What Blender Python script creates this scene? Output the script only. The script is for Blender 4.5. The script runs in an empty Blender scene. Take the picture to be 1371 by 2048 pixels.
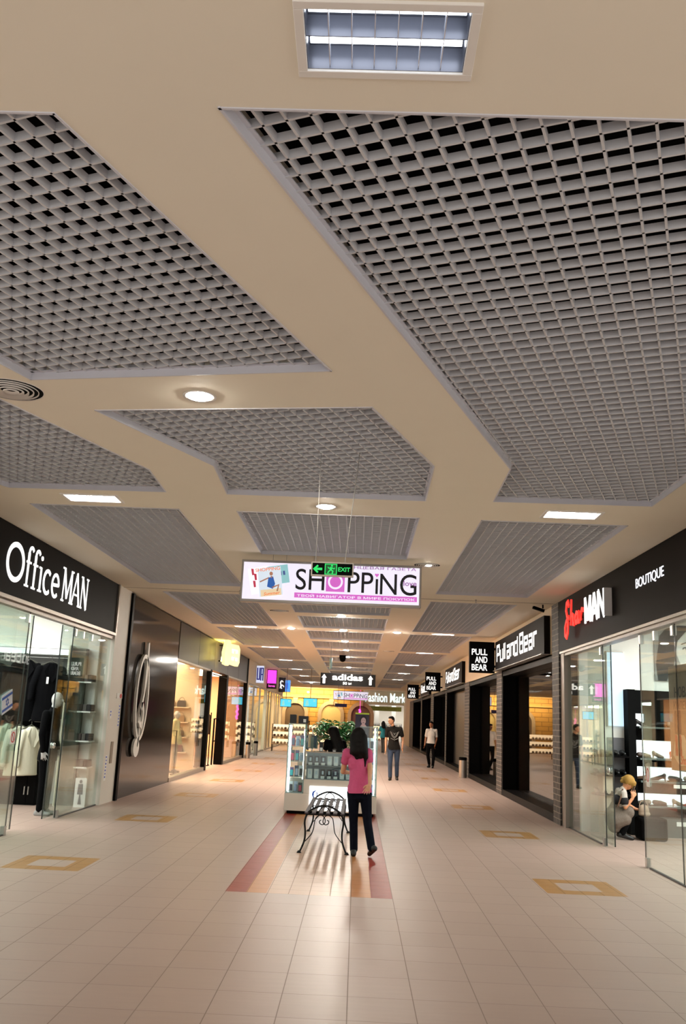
import bpy, bmesh, math, random
from math import sin, cos, pi, radians, sqrt, atan2, hypot
from mathutils import Vector, Matrix, geometry

SC = bpy.context.scene
COL = SC.collection
random.seed(7)

# ---------------------------------------------------------------- camera
F_PX, EYE = 1817.45, 1.72
def cam_matrix(yaw, pitch, roll, loc):
    cy, sy, cp, sp, cr, sr = cos(yaw), sin(yaw), cos(pitch), sin(pitch), cos(roll), sin(roll)
    fw = Vector((sy*cp, cy*cp, sp)); rt = Vector((cy, -sy, 0)); up = rt.cross(fw)
    r2 = cr*rt + sr*up; u2 = -sr*rt + cr*up
    m = Matrix((( r2.x, u2.x, -fw.x, loc[0]), (r2.y, u2.y, -fw.y, loc[1]), (r2.z, u2.z, -fw.z, loc[2]), (0, 0, 0, 1)))
    return m
cd = bpy.data.cameras.new('camera'); cam = bpy.data.objects.new('camera', cd); COL.objects.link(cam)
cd.sensor_fit = 'VERTICAL'; cd.sensor_height = 24.0; cd.sensor_width = 24.0*1371/2048
cd.lens = F_PX/2048*24.0; cd.clip_start = 0.05; cd.clip_end = 300
cam.matrix_world = cam_matrix(radians(-1.3932), radians(12.8257), radians(2.4304), (0, 0, EYE))
SC.camera = cam

# ---------------------------------------------------------------- view, world
vs = SC.view_settings
vs.view_transform = 'Standard'; vs.look = 'None'; vs.gamma = 1.0; vs.use_curve_mapping = False
vs.exposure = 0.22
SC.cycles.use_denoising = True
SC.cycles.max_bounces = 8; SC.cycles.diffuse_bounces = 5; SC.cycles.glossy_bounces = 4
SC.cycles.transparent_max_bounces = 16; SC.cycles.transmission_bounces = 4
SC.cycles.sample_clamp_indirect = 4.0
SC.cycles.caustics_reflective = False; SC.cycles.caustics_refractive = False
W = bpy.data.worlds.new('world'); SC.world = W; W.use_nodes = True
bg = W.node_tree.nodes['Background']
WORLD_COL, WORLD_STR = (1.0, 0.93, 0.85), 1.15      # the rest of the lit mall behind the viewer, open towards it
bg.inputs[0].default_value = (*WORLD_COL, 1); bg.inputs[1].default_value = WORLD_STR
TUBE_E = 300.0       # fluorescent tubes along the hall
TUBE_BIG_E = 6.0    # the big lamp overhead, softer tubes
SPOT_E = 270.0       # round downlights
SHOP_E = 12.0         # shop ceiling panels

# ---------------------------------------------------------------- materials
def lin(h):
    h = h.lstrip('#'); v = [int(h[i:i+2], 16)/255 for i in (0, 2, 4)]
    return tuple(c/12.92 if c <= 0.04045 else ((c+0.055)/1.055)**2.4 for c in v)
_M = {}
def mat(name, col, rough=0.6, metal=0.0, spec=0.5, var=0.06, scale=12.0, bump=0.0, emit=0.0, ecol=None, coat=0.0):
    if name in _M: return _M[name]
    m = bpy.data.materials.new(name); m.use_nodes = True; nt = m.node_tree; N = nt.nodes; L = nt.links
    b = N['Principled BSDF']; c = lin(col) if isinstance(col, str) else col
    b.inputs['Roughness'].default_value = rough; b.inputs['Metallic'].default_value = metal
    b.inputs['Specular IOR Level'].default_value = spec; b.inputs['Coat Weight'].default_value = coat
    if emit:
        e = lin(ecol) if isinstance(ecol, str) else (ecol or c)
        b.inputs['Emission Color'].default_value = (*e, 1); b.inputs['Emission Strength'].default_value = emit
        b.inputs['Base Color'].default_value = (*[x*0.6 for x in c], 1)
    else:
        tc = N.new('ShaderNodeTexCoord'); nz = N.new('ShaderNodeTexNoise'); nz.inputs['Scale'].default_value = scale
        nz.inputs['Detail'].default_value = 3
        L.new(tc.outputs['Object'], nz.inputs['Vector'])
        mx = N.new('ShaderNodeMix'); mx.data_type = 'RGBA'
        mx.inputs[6].default_value = (*[x*(1-var) for x in c], 1); mx.inputs[7].default_value = (*[min(1, x*(1+var)) for x in c], 1)
        L.new(nz.outputs['Fac'], mx.inputs[0]); L.new(mx.outputs[2], b.inputs['Base Color'])
        if bump:
            bp = N.new('ShaderNodeBump'); bp.inputs['Strength'].default_value = bump; bp.inputs['Distance'].default_value = 0.01
            L.new(nz.outputs['Fac'], bp.inputs['Height']); L.new(bp.outputs['Normal'], b.inputs['Normal'])
    _M[name] = m
    return m
def glass_mat(name, tint, ior=1.5):
    m = bpy.data.materials.new(name); m.use_nodes = True; N = m.node_tree.nodes; L = m.node_tree.links
    N.remove(N['Principled BSDF']); out = N['Material Output']
    fr = N.new('ShaderNodeFresnel'); ge = N.new('ShaderNodeNewGeometry')          # thin pane: both faces reflect as seen from the air side
    io = N.new('ShaderNodeMix'); io.inputs[2].default_value = ior; io.inputs[3].default_value = 1/ior
    L.new(ge.outputs['Backfacing'], io.inputs[0]); L.new(io.outputs[0], fr.inputs[0])
    tr = N.new('ShaderNodeBsdfTransparent'); tr.inputs[0].default_value = (*tint, 1)
    gl = N.new('ShaderNodeBsdfGlossy'); gl.inputs['Roughness'].default_value = 0.0; gl.inputs[0].default_value = (0.95, 0.97, 0.96, 1)
    mx = N.new('ShaderNodeMixShader')
    L.new(fr.outputs[0], mx.inputs[0]); L.new(tr.outputs[0], mx.inputs[1]); L.new(gl.outputs[0], mx.inputs[2]); L.new(mx.outputs[0], out.inputs[0])
    _M[name] = m
    return m
def nd(N, t, **k):
    n = N.new(t)
    for a, v in k.items(): setattr(n, a, v)
    return n
def floor_mat():
    m = bpy.data.materials.new('floor_tiles'); m.use_nodes = True; nt = m.node_tree; N = nt.nodes; L = nt.links
    b = N['Principled BSDF']
    tc = nd(N, 'ShaderNodeTexCoord'); sx = nd(N, 'ShaderNodeSeparateXYZ'); L.new(tc.outputs['Object'], sx.inputs[0])
    X, Y = sx.outputs[0], sx.outputs[1]
    def mth(op, a, c=None, c2=None):
        n = nd(N, 'ShaderNodeMath', operation=op)
        for i, v in enumerate((a, c, c2)):
            if v is None: continue
            if isinstance(v, (int, float)): n.inputs[i].default_value = v
            else: L.new(v, n.inputs[i])
        return n.outputs[0]
    def between(v, a, c): return mth('MULTIPLY', mth('GREATER_THAN', v, a), mth('LESS_THAN', v, c))
    def rect(x0, x1, y0, y1): return mth('MULTIPLY', between(X, x0, x1), between(Y, y0, y1))
    def mixc(f, a, c):
        n = nd(N, 'ShaderNodeMix', data_type='RGBA')
        L.new(f, n.inputs[0])
        for i, v in ((6, a), (7, c)):
            if isinstance(v, tuple): n.inputs[i].default_value = (*v, 1)
            else: L.new(v, n.inputs[i])
        return n.outputs[2]
    # streaky beige tile, long grain across the hall
    mp = nd(N, 'ShaderNodeMapping'); mp.inputs['Scale'].default_value = (1.3, 9.0, 1); L.new(tc.outputs['Object'], mp.inputs[0])
    nz = nd(N, 'ShaderNodeTexNoise'); nz.inputs['Scale'].default_value = 2.2; nz.inputs['Detail'].default_value = 5; L.new(mp.outputs[0], nz.inputs['Vector'])
    TW, TD, X0, Y0 = 0.4155, 0.476, 0.005, 9.66
    tx = mth('DIVIDE', mth('SUBTRACT', X, X0), TW); ty = mth('DIVIDE', mth('SUBTRACT', Y, Y0), TD)
    wn = nd(N, 'ShaderNodeTexWhiteNoise', noise_dimensions='2D')
    cx = nd(N, 'ShaderNodeCombineXYZ'); L.new(mth('FLOOR', tx), cx.inputs[0]); L.new(mth('FLOOR', ty), cx.inputs[1]); L.new(cx.outputs[0], wn.inputs['Vector'])
    tone = mth('ADD', mth('MULTIPLY', wn.outputs['Value'], 0.22), mth('MULTIPLY', nz.outputs['Fac'], 0.78))
    base = mixc(tone, lin('9e867a'), lin('b49d91'))
    # tan squares down both sides
    hy = mth('PINGPONG', mth('ADD', mth('SUBTRACT', Y, 10.85-4.76*4), 0.0), 2.38)   # distance to the row of squares
    near = mth('LESS_THAN', hy, 0.462); core = mth('LESS_THAN', hy, 0.232)
    far_ok = mth('GREATER_THAN', Y, 8.0)
    def sq(xa, w, a, c):
        dx = mth('ABSOLUTE', mth('SUBTRACT', X, xa)); o = mth('MULTIPLY', mth('LESS_THAN', dx, w), a)
        i = mth('MULTIPLY', mth('LESS_THAN', dx, w*0.5), c)
        return mth('MULTIPLY', mth('SUBTRACT', o, i), far_ok)
    tan = mth('ADD', sq(-3.38, 0.43, near, core), sq(2.53, 0.43, near, core))
    tancol = mixc(nz.outputs['Fac'], lin('94683c'), lin('ad8250'))
    c1 = mixc(tan, base, tancol)
    # kiosk runner: red border, warm half tiles
    run = rect(-1.25, 0.418, 9.66, 22.6); inn = rect(-1.04, 0.205, 9.66, 22.4)
    vn = nd(N, 'ShaderNodeTexNoise'); vn.inputs['Scale'].default_value = 7; vn.inputs['Detail'].default_value = 8; vn.inputs['Distortion'].default_value = 1.5; L.new(tc.outputs['Object'], vn.inputs['Vector'])
    red = mixc(vn.outputs['Fac'], lin('7c180c'), lin('98321f'))
    edge = mth('GREATER_THAN', mth('ABSOLUTE', mth('SUBTRACT', X, -0.417)), 0.42)
    warm = mixc(tone, lin('b48c74'), lin('c9a68b')); warm2 = mixc(edge, warm, mixc(tone, lin('ad6c3c'), lin('c08450')))
    c2 = mixc(run, c1, red); c3 = mixc(inn, c2, warm2)
    # joints
    def joint(t, size, wd):
        fr = mth('FRACT', t); d = mth('MULTIPLY', mth('MINIMUM', fr, mth('SUBTRACT', 1.0, fr)), size)
        return mth('LESS_THAN', d, wd)
    jx = joint(tx, TW, 0.0032); jy = joint(ty, TD, 0.0026)
    jj = mth('MAXIMUM', jx, jy)
    half = mth('MULTIPLY', mth('MAXIMUM', joint(mth('MULTIPLY', tx, 2.0), TW/2, 0.0032), joint(mth('MULTIPLY', ty, 2.0), TD/2, 0.0026)), mth('MAXIMUM', inn, tan))
    jall = mth('MAXIMUM', jj, half)
    c4 = mixc(mth('MULTIPLY', jall, 0.62), c3, lin('6d5d52'))
    L.new(c4, b.inputs['Base Color'])
    r = mth('ADD', mth('MULTIPLY', nz.outputs['Fac'], 0.12), 0.32); L.new(mth('MAXIMUM', r, mth('MULTIPLY', jall, 0.7)), b.inputs['Roughness'])
    b.inputs['Specular IOR Level'].default_value = 0.32
    return m
def brick_mat(name, c1, c2, mortar, w, h, ms=0.012, axis='YZ', rough=0.6, bump=0.3):
    m = bpy.data.materials.new(name); m.use_nodes = True; N = m.node_tree.nodes; L = m.node_tree.links; b = N['Principled BSDF']
    tc = N.new('ShaderNodeTexCoord'); sx = N.new('ShaderNodeSeparateXYZ'); L.new(tc.outputs['Object'], sx.inputs[0])
    cx = N.new('ShaderNodeCombineXYZ')
    if axis == 'YZ':
        ad = N.new('ShaderNodeMath'); ad.operation = 'ADD'; L.new(sx.outputs[0], ad.inputs[0]); L.new(sx.outputs[1], ad.inputs[1]); L.new(ad.outputs[0], cx.inputs[0])
    else: L.new(sx.outputs[0], cx.inputs[0])
    L.new(sx.outputs[2], cx.inputs[1])
    bk = N.new('ShaderNodeTexBrick'); L.new(cx.outputs[0], bk.inputs['Vector'])
    bk.inputs['Color1'].default_value = (*lin(c1), 1); bk.inputs['Color2'].default_value = (*lin(c2), 1); bk.inputs['Mortar'].default_value = (*lin(mortar), 1)
    bk.inputs['Scale'].default_value = 1.0; bk.inputs['Brick Width'].default_value = w; bk.inputs['Row Height'].default_value = h
    bk.inputs['Mortar Size'].default_value = ms; bk.inputs['Mortar Smooth'].default_value = 0.1
    L.new(bk.outputs['Color'], b.inputs['Base Color']); b.inputs['Roughness'].default_value = rough
    bp = N.new('ShaderNodeBump'); bp.inputs['Strength'].default_value = bump; bp.inputs['Distance'].default_value = 0.01; bp.invert = True
    L.new(bk.outputs['Fac'], bp.inputs['Height']); L.new(bp.outputs['Normal'], b.inputs['Normal'])
    _M[name] = m
    return m
FLOOR = floor_mat()
CEIL = mat('ceiling_paint', 'ece6d6', 0.75, var=0.02, scale=2, spec=0.25)
GRID = mat('grille_aluminium', 'd0d3d9', 0.45, 0.0, var=0.03, spec=0.5)
LIP = mat('lip_aluminium', 'cfd1db', 0.4, 0.0, var=0.03)
PLEN = mat('plenum_dark', '0b0a0a', 0.9, spec=0.1)
CREAM = mat('cream_paint', 'd8c8b2', 0.6, var=0.03, scale=3)
WHITEW = mat('white_wall', 'e6e6e0', 0.6, var=0.02)
BEIGE = mat('beige_wall', 'd6c4a6', 0.6, var=0.03)
BLACKS = mat('black_signboard', '120e0c', 0.5, var=0.1, scale=4, spec=0.03)
BLACK = mat('black_satin', '070606', 0.45, var=0.1, spec=0.04)
BLACKM = mat('black_matt', '070707', 0.85, var=0.2, spec=0.1)
GLOSSB = mat('dark_gloss_panel', '1c1714', 0.10, var=0.25, scale=1.5, spec=0.09)
GREYST = mat('grey_streaked_panel', '2e2a27', 0.35, var=0.35, spec=0.06, scale=1.2)
STEEL = mat('brushed_steel', 'a8a6a2', 0.32, 0.9, var=0.06)
ALU = mat('grey_aluminium', '9a9288', 0.4, 0.6, var=0.05)
GLASS = glass_mat('clear_glass', (0.90, 0.95, 0.925))
GLASSD = glass_mat('dark_glass', (0.62, 0.58, 0.54), 1.65)
GEDGE = mat('glass_edge', '16211f', 0.15, var=0.1)
BRICK = brick_mat('grey_brick', '1f1b19', '282321', '756b63', 0.30, 0.105, 0.009)
YBRICK = brick_mat('yellow_stone', 'c99a4e', 'd4a55a', '9a7438', 1.1, 0.36, 0.025, axis='XZ', bump=0.6)
WHT = mat('white_plastic', 'e8e6e2', 0.4, var=0.02)
WGLOW = mat('white_lit', 'ffffff', emit=2.2, ecol=(1, 1, 1))
WLET = mat('lit_letter', 'ffffff', emit=0.92, ecol=(1.0, 0.99, 0.96))
TUBE = mat('lamp_tube', 'ffffff', emit=TUBE_E, ecol=(1.0, 0.96, 0.92)); TUBE_BIG = mat('big_lamp_tube', 'ffffff', emit=TUBE_BIG_E, ecol=(0.86, 0.92, 1.0))
SPOT_FAR = mat('far_lamp_disc', 'ffffff', emit=SPOT_E*4.6, ecol=(1.0, 0.92, 0.80)); SPOT = mat('lamp_disc', 'ffffff', emit=SPOT_E, ecol=(1.0, 0.92, 0.80))
SHOPL = mat('shop_light_cool', 'ffffff', emit=SHOP_E*0.6, ecol=(0.93, 1.0, 0.97))
SHOPW = mat('shop_light_warm', 'ffffff', emit=SHOP_E, ecol=(1.0, 0.74, 0.50))
SKIN = mat('skin', 'c08a68', 0.5, var=0.05)
HAIRD = mat('dark_hair', '0b0605', 0.6, var=0.4, scale=60, spec=0.15)
HAIRB = mat('blonde_hair', 'a07a3c', 0.55, var=0.35, spec=0.2, scale=60)

# ---------------------------------------------------------------- mesh helpers
class MB:
    def __init__(s): s.v = []; s.f = []; s.mi = []; s.cur = 0
    def add(s, vs_, fs):
        o = len(s.v); s.v += [tuple(p) for p in vs_]; s.f += [tuple(i+o for i in f) for f in fs]; s.mi += [s.cur]*len(fs); return s
    def box(s, x0, x1, y0, y1, z0, z1):
        return s.add([(x0,y0,z0),(x1,y0,z0),(x1,y1,z0),(x0,y1,z0),(x0,y0,z1),(x1,y0,z1),(x1,y1,z1),(x0,y1,z1)],
                     [(0,3,2,1),(4,5,6,7),(0,1,5,4),(1,2,6,5),(2,3,7,6),(3,0,4,7)])
    def obox(s, c, ax, h):
        c = Vector(c); A = [Vector(a) for a in ax]; P = []
        for sz in (-1, 1):
            for sx, sy in ((-1,-1),(1,-1),(1,1),(-1,1)): P.append(c + A[0]*sx*h[0] + A[1]*sy*h[1] + A[2]*sz*h[2])
        return s.add(P, [(0,3,2,1),(4,5,6,7),(0,1,5,4),(1,2,6,5),(2,3,7,6),(3,0,4,7)])
    def bar(s, a, b, w, h):        # horizontal bar between two plan points, z range h
        a = Vector(a); b = Vector(b); d = (b-a).normalized(); n = Vector((-d.y, d.x))*w*0.5
        P = [(*(a-n), h[0]), (*(b-n), h[0]), (*(b+n), h[0]), (*(a+n), h[0]), (*(a-n), h[1]), (*(b-n), h[1]), (*(b+n), h[1]), (*(a+n), h[1])]
        return s.add(P, [(0,3,2,1),(4,5,6,7),(0,1,5,4),(1,2,6,5),(2,3,7,6),(3,0,4,7)])
    def ring_loft(s, rings, closed_ends=True):
        n = len(rings[0]); o = len(s.v); fs = []
        for k in range(len(rings)-1):
            for i in range(n):
                j = (i+1) % n; fs.append((k*n+i, k*n+j, (k+1)*n+j, (k+1)*n+i))
        if closed_ends: fs.append(tuple(range(n-1, -1, -1))); fs.append(tuple((len(rings)-1)*n+i for i in range(n)))
        return s.add([p for r in rings for p in r], fs)
    def tube(s, path, r, n=8):
        P = [Vector(p) for p in path]; R = r if isinstance(r, (list, tuple)) else [r]*len(P); rings = []; prev = None
        for i, p in enumerate(P):
            d = (P[min(i+1, len(P)-1)] - P[max(i-1, 0)]).normalized()
            if prev is None:
                a = d.orthogonal().normalized()
            else:
                a = prev - d*prev.dot(d); a = a.normalized() if a.length > 1e-6 else d.orthogonal().normalized()
            prev = a; b = d.cross(a)
            rings.append([p + (a*cos(2*pi*k/n) + b*sin(2*pi*k/n))*R[i] for k in range(n)])
        return s.ring_loft(rings)
    def lathe(s, prof, c=(0,0,0), n=24, ax='Z', ends=True):
        rings = []
        for r, z in prof:
            ring = []
            for k in range(n):
                a = 2*pi*k/n; x, y = r*cos(a), r*sin(a)
                q = (x, y, z) if ax == 'Z' else ((z, x, y) if ax == 'X' else (y, z, x))
                ring.append((c[0]+q[0], c[1]+q[1], c[2]+q[2]))
            rings.append(ring)
        return s.ring_loft(rings, ends)
    def capsule(s, a, b, ra, rb, n=12, m=4):
        a = Vector(a); b = Vector(b); d = b-a
        d = d.normalized() if d.length > 1e-6 else Vector((0,0,1))
        u = d.orthogonal().normalized(); w = d.cross(u); rings = []
        for k in range(m+1):
            t = -pi/2 + (pi/2)*k/m
            rr = max(ra*cos(t), ra*0.02); rings.append([a + d*ra*sin(t) + (u*cos(2*pi*i/n)+w*sin(2*pi*i/n))*rr for i in range(n)])
        for k in range(m+1):
            t = (pi/2)*k/m
            rr = max(rb*cos(t), rb*0.02); rings.append([b + d*rb*sin(t) + (u*cos(2*pi*i/n)+w*sin(2*pi*i/n))*rr for i in range(n)])
        return s.ring_loft(rings)
    def ell(s, c, r, ax=None, n=16, m=10):
        c = Vector(c); A = [Vector(a) for a in (ax or ((1,0,0),(0,1,0),(0,0,1)))]; rings = []
        for k in range(m+1):
            t = -pi/2 + pi*k/m; rr = max(cos(t), 0.02)
            rings.append([c + A[0]*r[0]*rr*cos(2*pi*i/n) + A[1]*r[1]*rr*sin(2*pi*i/n) + A[2]*r[2]*sin(t) for i in range(n)])
        return s.ring_loft(rings)
    def poly(s, pts, fr, d0, d1):   # extruded 2-D polygon in a frame
        n = len(pts); s.add([fr.p(u, v, d0) for u, v in pts] + [fr.p(u, v, d1) for u, v in pts],
            [tuple(range(n-1, -1, -1)), tuple(range(n, 2*n))] + [(i, (i+1)%n, n+(i+1)%n, n+i) for i in range(n)]); return s
    def rect(s, fr, u0, u1, v0, v1, d0, d1): return s.poly([(u0,v0),(u1,v0),(u1,v1),(u0,v1)], fr, d0, d1)
    def stroke(s, pts, w, fr, d0, d1, closed=False):   # ribbon of width w along a 2-D path
        P = [Vector(p) for p in pts]; n = len(P); L_, R_ = [], []
        for i in range(n):
            a = P[i-1] if (i > 0 or closed) else None; b = P[(i+1) % n] if (i < n-1 or closed) else None
            d1_ = (P[i]-a).normalized() if a is not None else None; d2_ = (b-P[i]).normalized() if b is not None else None
            if d1_ is None: t = d2_; k = 1
            elif d2_ is None: t = d1_; k = 1
            else:
                t = d1_+d2_; t = t.normalized() if t.length > 1e-4 else d2_; k = min(1.5, 1/max(0.4, t.dot(d2_)))
            nn = Vector((-t.y, t.x))*w*0.5*k
            L_.append(P[i]+nn); R_.append(P[i]-nn)
        rings = []
        for i in range(n):
            rings.append([fr.p(*L_[i], d0), fr.p(*R_[i], d0), fr.p(*R_[i], d1), fr.p(*L_[i], d1)])
        if closed: rings.append(rings[0])
        return s.ring_loft(rings, not closed)
class Fr:
    def __init__(s, o, u, v, n): s.o, s.u, s.v, s.n = Vector(o), Vector(u), Vector(v), Vector(n)
    def p(s, a, b, d): return s.o + s.u*a + s.v*b + s.n*d
def left_fr(x, y, z): return Fr((x, y, z), (0,1,0), (0,0,1), (1,0,0))
def right_fr(x, y, z): return Fr((x, y, z), (0,-1,0), (0,0,1), (-1,0,0))
def front_fr(x, y, z): return Fr((x, y, z), (1,0,0), (0,0,1), (0,-1,0))

def mesh_of(name, mb, mats, smooth=False):
    me = bpy.data.meshes.new(name); me.from_pydata([tuple(v) for v in mb.v], [], mb.f)
    for m in (mats if isinstance(mats, (list, tuple)) else [mats]): me.materials.append(m)
    for p, i in zip(me.polygons, mb.mi): p.material_index = i; p.use_smooth = smooth
    bm = bmesh.new(); bm.from_mesh(me); bmesh.ops.recalc_face_normals(bm, faces=bm.faces[:]); bm.to_mesh(me); bm.free()
    return me
ORG = {}
def tag(o, label=None, cat=None, group=None, kind=None):
    if label: o['label'] = label
    if cat: o['category'] = cat
    if group: o['group'] = group
    if kind: o['kind'] = kind
    return o
def obj(name, mb, mats, parent=None, smooth=False, label=None, bevel=0.0):
    org = ORG.get(parent, Vector((0, 0, 0))) if parent else Vector((0, 0, 0))
    if org.length > 0: mb.v = [(v[0]-org.x, v[1]-org.y, v[2]-org.z) for v in mb.v]
    o = bpy.data.objects.new(name, mesh_of(name, mb, mats, smooth)); COL.objects.link(o)
    if parent: o.parent = parent; ORG[o] = org
    if label: o['label'] = label
    if bevel:
        b = o.modifiers.new('bevel', 'BEVEL'); b.width = bevel; b.segments = 2; b.limit_method = 'ANGLE'
    return o
def thing(name, label, cat, loc=(0,0,0), group=None):
    o = bpy.data.objects.new(name, None); COL.objects.link(o); o.location = loc; ORG[o] = Vector(loc); o.empty_display_size = 0.1
    return tag(o, label, cat, group)
def single(name, mb, mats, label, cat, group=None, smooth=False, bevel=0.0):
    return tag(obj(name, mb, mats, None, smooth, None, bevel), label, cat, group)
def struct(name, mb, mats, parent=None, smooth=False):
    o = obj(name, mb, mats, parent, smooth); o['kind'] = 'structure'; return o
def copy_tree(o, loc=None, label=None, rotz=None):
    c = o.copy(); COL.objects.link(c)
    if loc is not None: c.location = loc
    if rotz is not None: c.rotation_euler = (0, 0, rotz)
    if label: c['label'] = label
    for ch in list(o.children):
        k = ch.copy(); COL.objects.link(k); k.parent = c
        for g in list(ch.children):
            q = g.copy(); COL.objects.link(q); q.parent = k
    return c
def text_mb(body, fr, u0, v0, w, h, d0, d1, bold=0.0, shear=0.0, mb=None, space=1.0):
    cu = bpy.data.curves.new('lettering', 'FONT'); cu.body = body; cu.size = 1; cu.offset = bold; cu.shear = shear; cu.extrude = 0.5
    cu.resolution_u = 5; cu.space_character = space
    t = bpy.data.objects.new('lettering', cu); COL.objects.link(t)
    me = bpy.data.meshes.new_from_object(t.evaluated_get(bpy.context.evaluated_depsgraph_get()))
    vs_ = [v.co.copy() for v in me.vertices]; fs = [tuple(p.vertices) for p in me.polygons]
    bpy.data.objects.remove(t); bpy.data.curves.remove(cu); bpy.data.meshes.remove(me)
    mb = mb or MB()
    if not vs_: return mb
    x0 = min(v.x for v in vs_); x1 = max(v.x for v in vs_); y0 = min(v.y for v in vs_); y1 = max(v.y for v in vs_)
    mb.add([fr.p(u0+(v.x-x0)/(x1-x0)*w, v0+(v.y-y0)/(y1-y0)*h, d0+(v.z+0.5)*(d1-d0)) for v in vs_], fs)
    return mb
def arc(cx, cy, rx, ry, a0, a1, n=10):
    return [(cx+rx*cos(radians(a0+(a1-a0)*i/n)), cy+ry*sin(radians(a0+(a1-a0)*i/n))) for i in range(n+1)]
def blob(name, mb, m, parent=None, voxel=0.01, smooth_n=4, keep=False):
    """one continuous skin over overlapping closed pieces"""
    me = mesh_of(name, mb, m); o = bpy.data.objects.new(name, me); COL.objects.link(o)
    r = o.modifiers.new('r', 'REMESH'); r.mode = 'VOXEL'; r.voxel_size = voxel; r.use_smooth_shade = True
    s = o.modifiers.new('s', 'SMOOTH'); s.factor = 0.5; s.iterations = smooth_n
    me2 = bpy.data.meshes.new_from_object(o.evaluated_get(bpy.context.evaluated_depsgraph_get()))
    bpy.data.objects.remove(o); bpy.data.meshes.remove(me)
    me2.name = name; me2.materials.clear(); me2.materials.append(m)
    for p in me2.polygons: p.use_smooth = True
    org = ORG.get(parent, Vector((0,0,0))) if parent else Vector((0,0,0))
    if org.length > 0: me2.transform(Matrix.Translation(-org))
    n = bpy.data.objects.new(name, me2); COL.objects.link(n)
    if parent: n.parent = parent; ORG[n] = org
    return n
# ================================================================ SETTING
XL, XR, ZC = -4.65, 3.75, 4.06
struct('floor', MB().box(-10.5, 9.5, -1.5, 84, -0.12, 0.0), FLOOR)

# ---- ceiling panels: plan polygons of every egg-crate opening
ROT = radians(20.84)
panels = []     # (polygon, rotated grid?, label)
panels.append(([(-0.64,3.14),(3.9,3.14),(3.05,8.32),(3.05,9.45),(1.37,9.50),(1.34,8.21)], True, 'largest egg-crate ceiling grille, overhead at the right nearest the bright tube lamp'))
panels.append(([(-1.31,3.2),(-3.55,3.2),(-2.60,5.97),(-2.49,6.27),(-0.26,5.90)], True, 'egg-crate ceiling grille overhead at the left, beside the round slotted air diffuser'))
panels.append(([(-2.89,6.71),(-3.98,6.9),(-3.98,9.55),(-3.93,9.66),(-2.17,9.60),(-2.15,8.69)], True, 'egg-crate ceiling grille at the left between the air diffuser and the lit tube lamp'))
panels.append(([(-2.20,6.91),(0.03,6.61),(0.64,8.20),(0.66,9.58),(-1.51,9.60),(-1.48,8.46)], True, 'six-sided egg-crate ceiling grille in the middle, the exit sign hanging from it'))
rowsY = [(10.43, 16.85), (18.0, 24.25), (25.1, 31.3), (32.2, 38.4), (39.3, 45.5), (46.4, 52.6), (53.5, 59.7), (60.6, 66.8)]
ordn = ['first', 'second', 'third', 'fourth', 'fifth', 'sixth', 'seventh', 'eighth']
for k, (a, b) in enumerate(rowsY):
    panels.append(([(-3.97,a),(-2.19,a),(-2.19,b),(-3.97,b)], False, f'long egg-crate ceiling grille along the left shops, {ordn[k]} of the straight row'))
    panels.append(([(1.37,a),(3.08,a),(3.08,b),(1.37,b)], False, f'long egg-crate ceiling grille along the right shops, {ordn[k]} of the straight row'))
    h = (b-a-0.75)/2
    panels.append(([(-1.51,a),(0.65,a),(0.65,a+h),(-1.51,a+h)], False, f'short ceiling grille in the middle row, nearer of the {ordn[k]} pair'))
    panels.append(([(-1.51,b-h),(0.65,b-h),(0.65,b),(-1.51,b)], False, f'short ceiling grille in the middle row, farther of the {ordn[k]} pair'))

# lamp openings
LAMPS = [(0.015, 2.76, 0.0)]
SIDE_L = [(-3.10, 10.02), (2.32, 9.98), (-3.10, 24.67), (2.25, 24.67), (-3.1, 31.75), (2.25, 31.75), (-3.1, 38.85), (2.25, 38.85), (-3.1, 45.95), (2.25, 45.95), (-3.1, 53.05), (2.25, 53.05)]
def lamp_hole(x, y, w, d): return [(x-w, y-d), (x+w, y-d), (x+w, y+d), (x-w, y+d)]
holes = [p for p, _, _ in panels] + [lamp_hole(0.015, 2.76, 0.285, 0.15)] + [lamp_hole(x, y, 0.29, 0.15) for x, y in SIDE_L]
outer = [(-10.5, -1.5), (9.5, -1.5), (9.5, 84), (-10.5, 84)]
V2, E2 = [], []
for loop in [outer] + holes:
    o = len(V2); n = len(loop); V2 += [Vector(p) for p in loop]; E2 += [(o+i, o+(i+1) % n) for i in range(n)]
def inside(p, poly):
    c = False; n = len(poly)
    for i in range(n):
        x1, y1 = poly[i]; x2, y2 = poly[(i+1) % n]
        if (y1 > p[1]) != (y2 > p[1]) and p[0] < (x2-x1)*(p[1]-y1)/(y2-y1)+x1: c = not c
    return c
r = geometry.delaunay_2d_cdt(V2, E2, [], 0, 1e-5)
cm = MB(); tri = []
for f in r[2]:
    c = sum((r[0][i] for i in f), Vector((0, 0)))/len(f)
    if not any(inside(c, h) for h in holes): tri.append(tuple(f))
cm.add([(v.x, v.y, ZC) for v in r[0]], tri)
for h in holes:
    n = len(h); cm.add([(*p, ZC) for p in h] + [(*p, ZC+0.13) for p in h], [(i, (i+1) % n, n+(i+1) % n, n+i) for i in range(n)])
struct('ceiling', cm, CEIL)
pl = MB(); pl.box(-10.5, 9.5, -1.5, 84, 5.2, 5.3)
for x in (-10.5, 9.4): pl.box(x, x+0.1, -1.5, 84, 4.2, 5.2)
pl.box(-10.5, 9.5, -1.6, -1.5, 4.2, 5.2)
struct('ceiling_slab', pl, PLEN)
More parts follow.
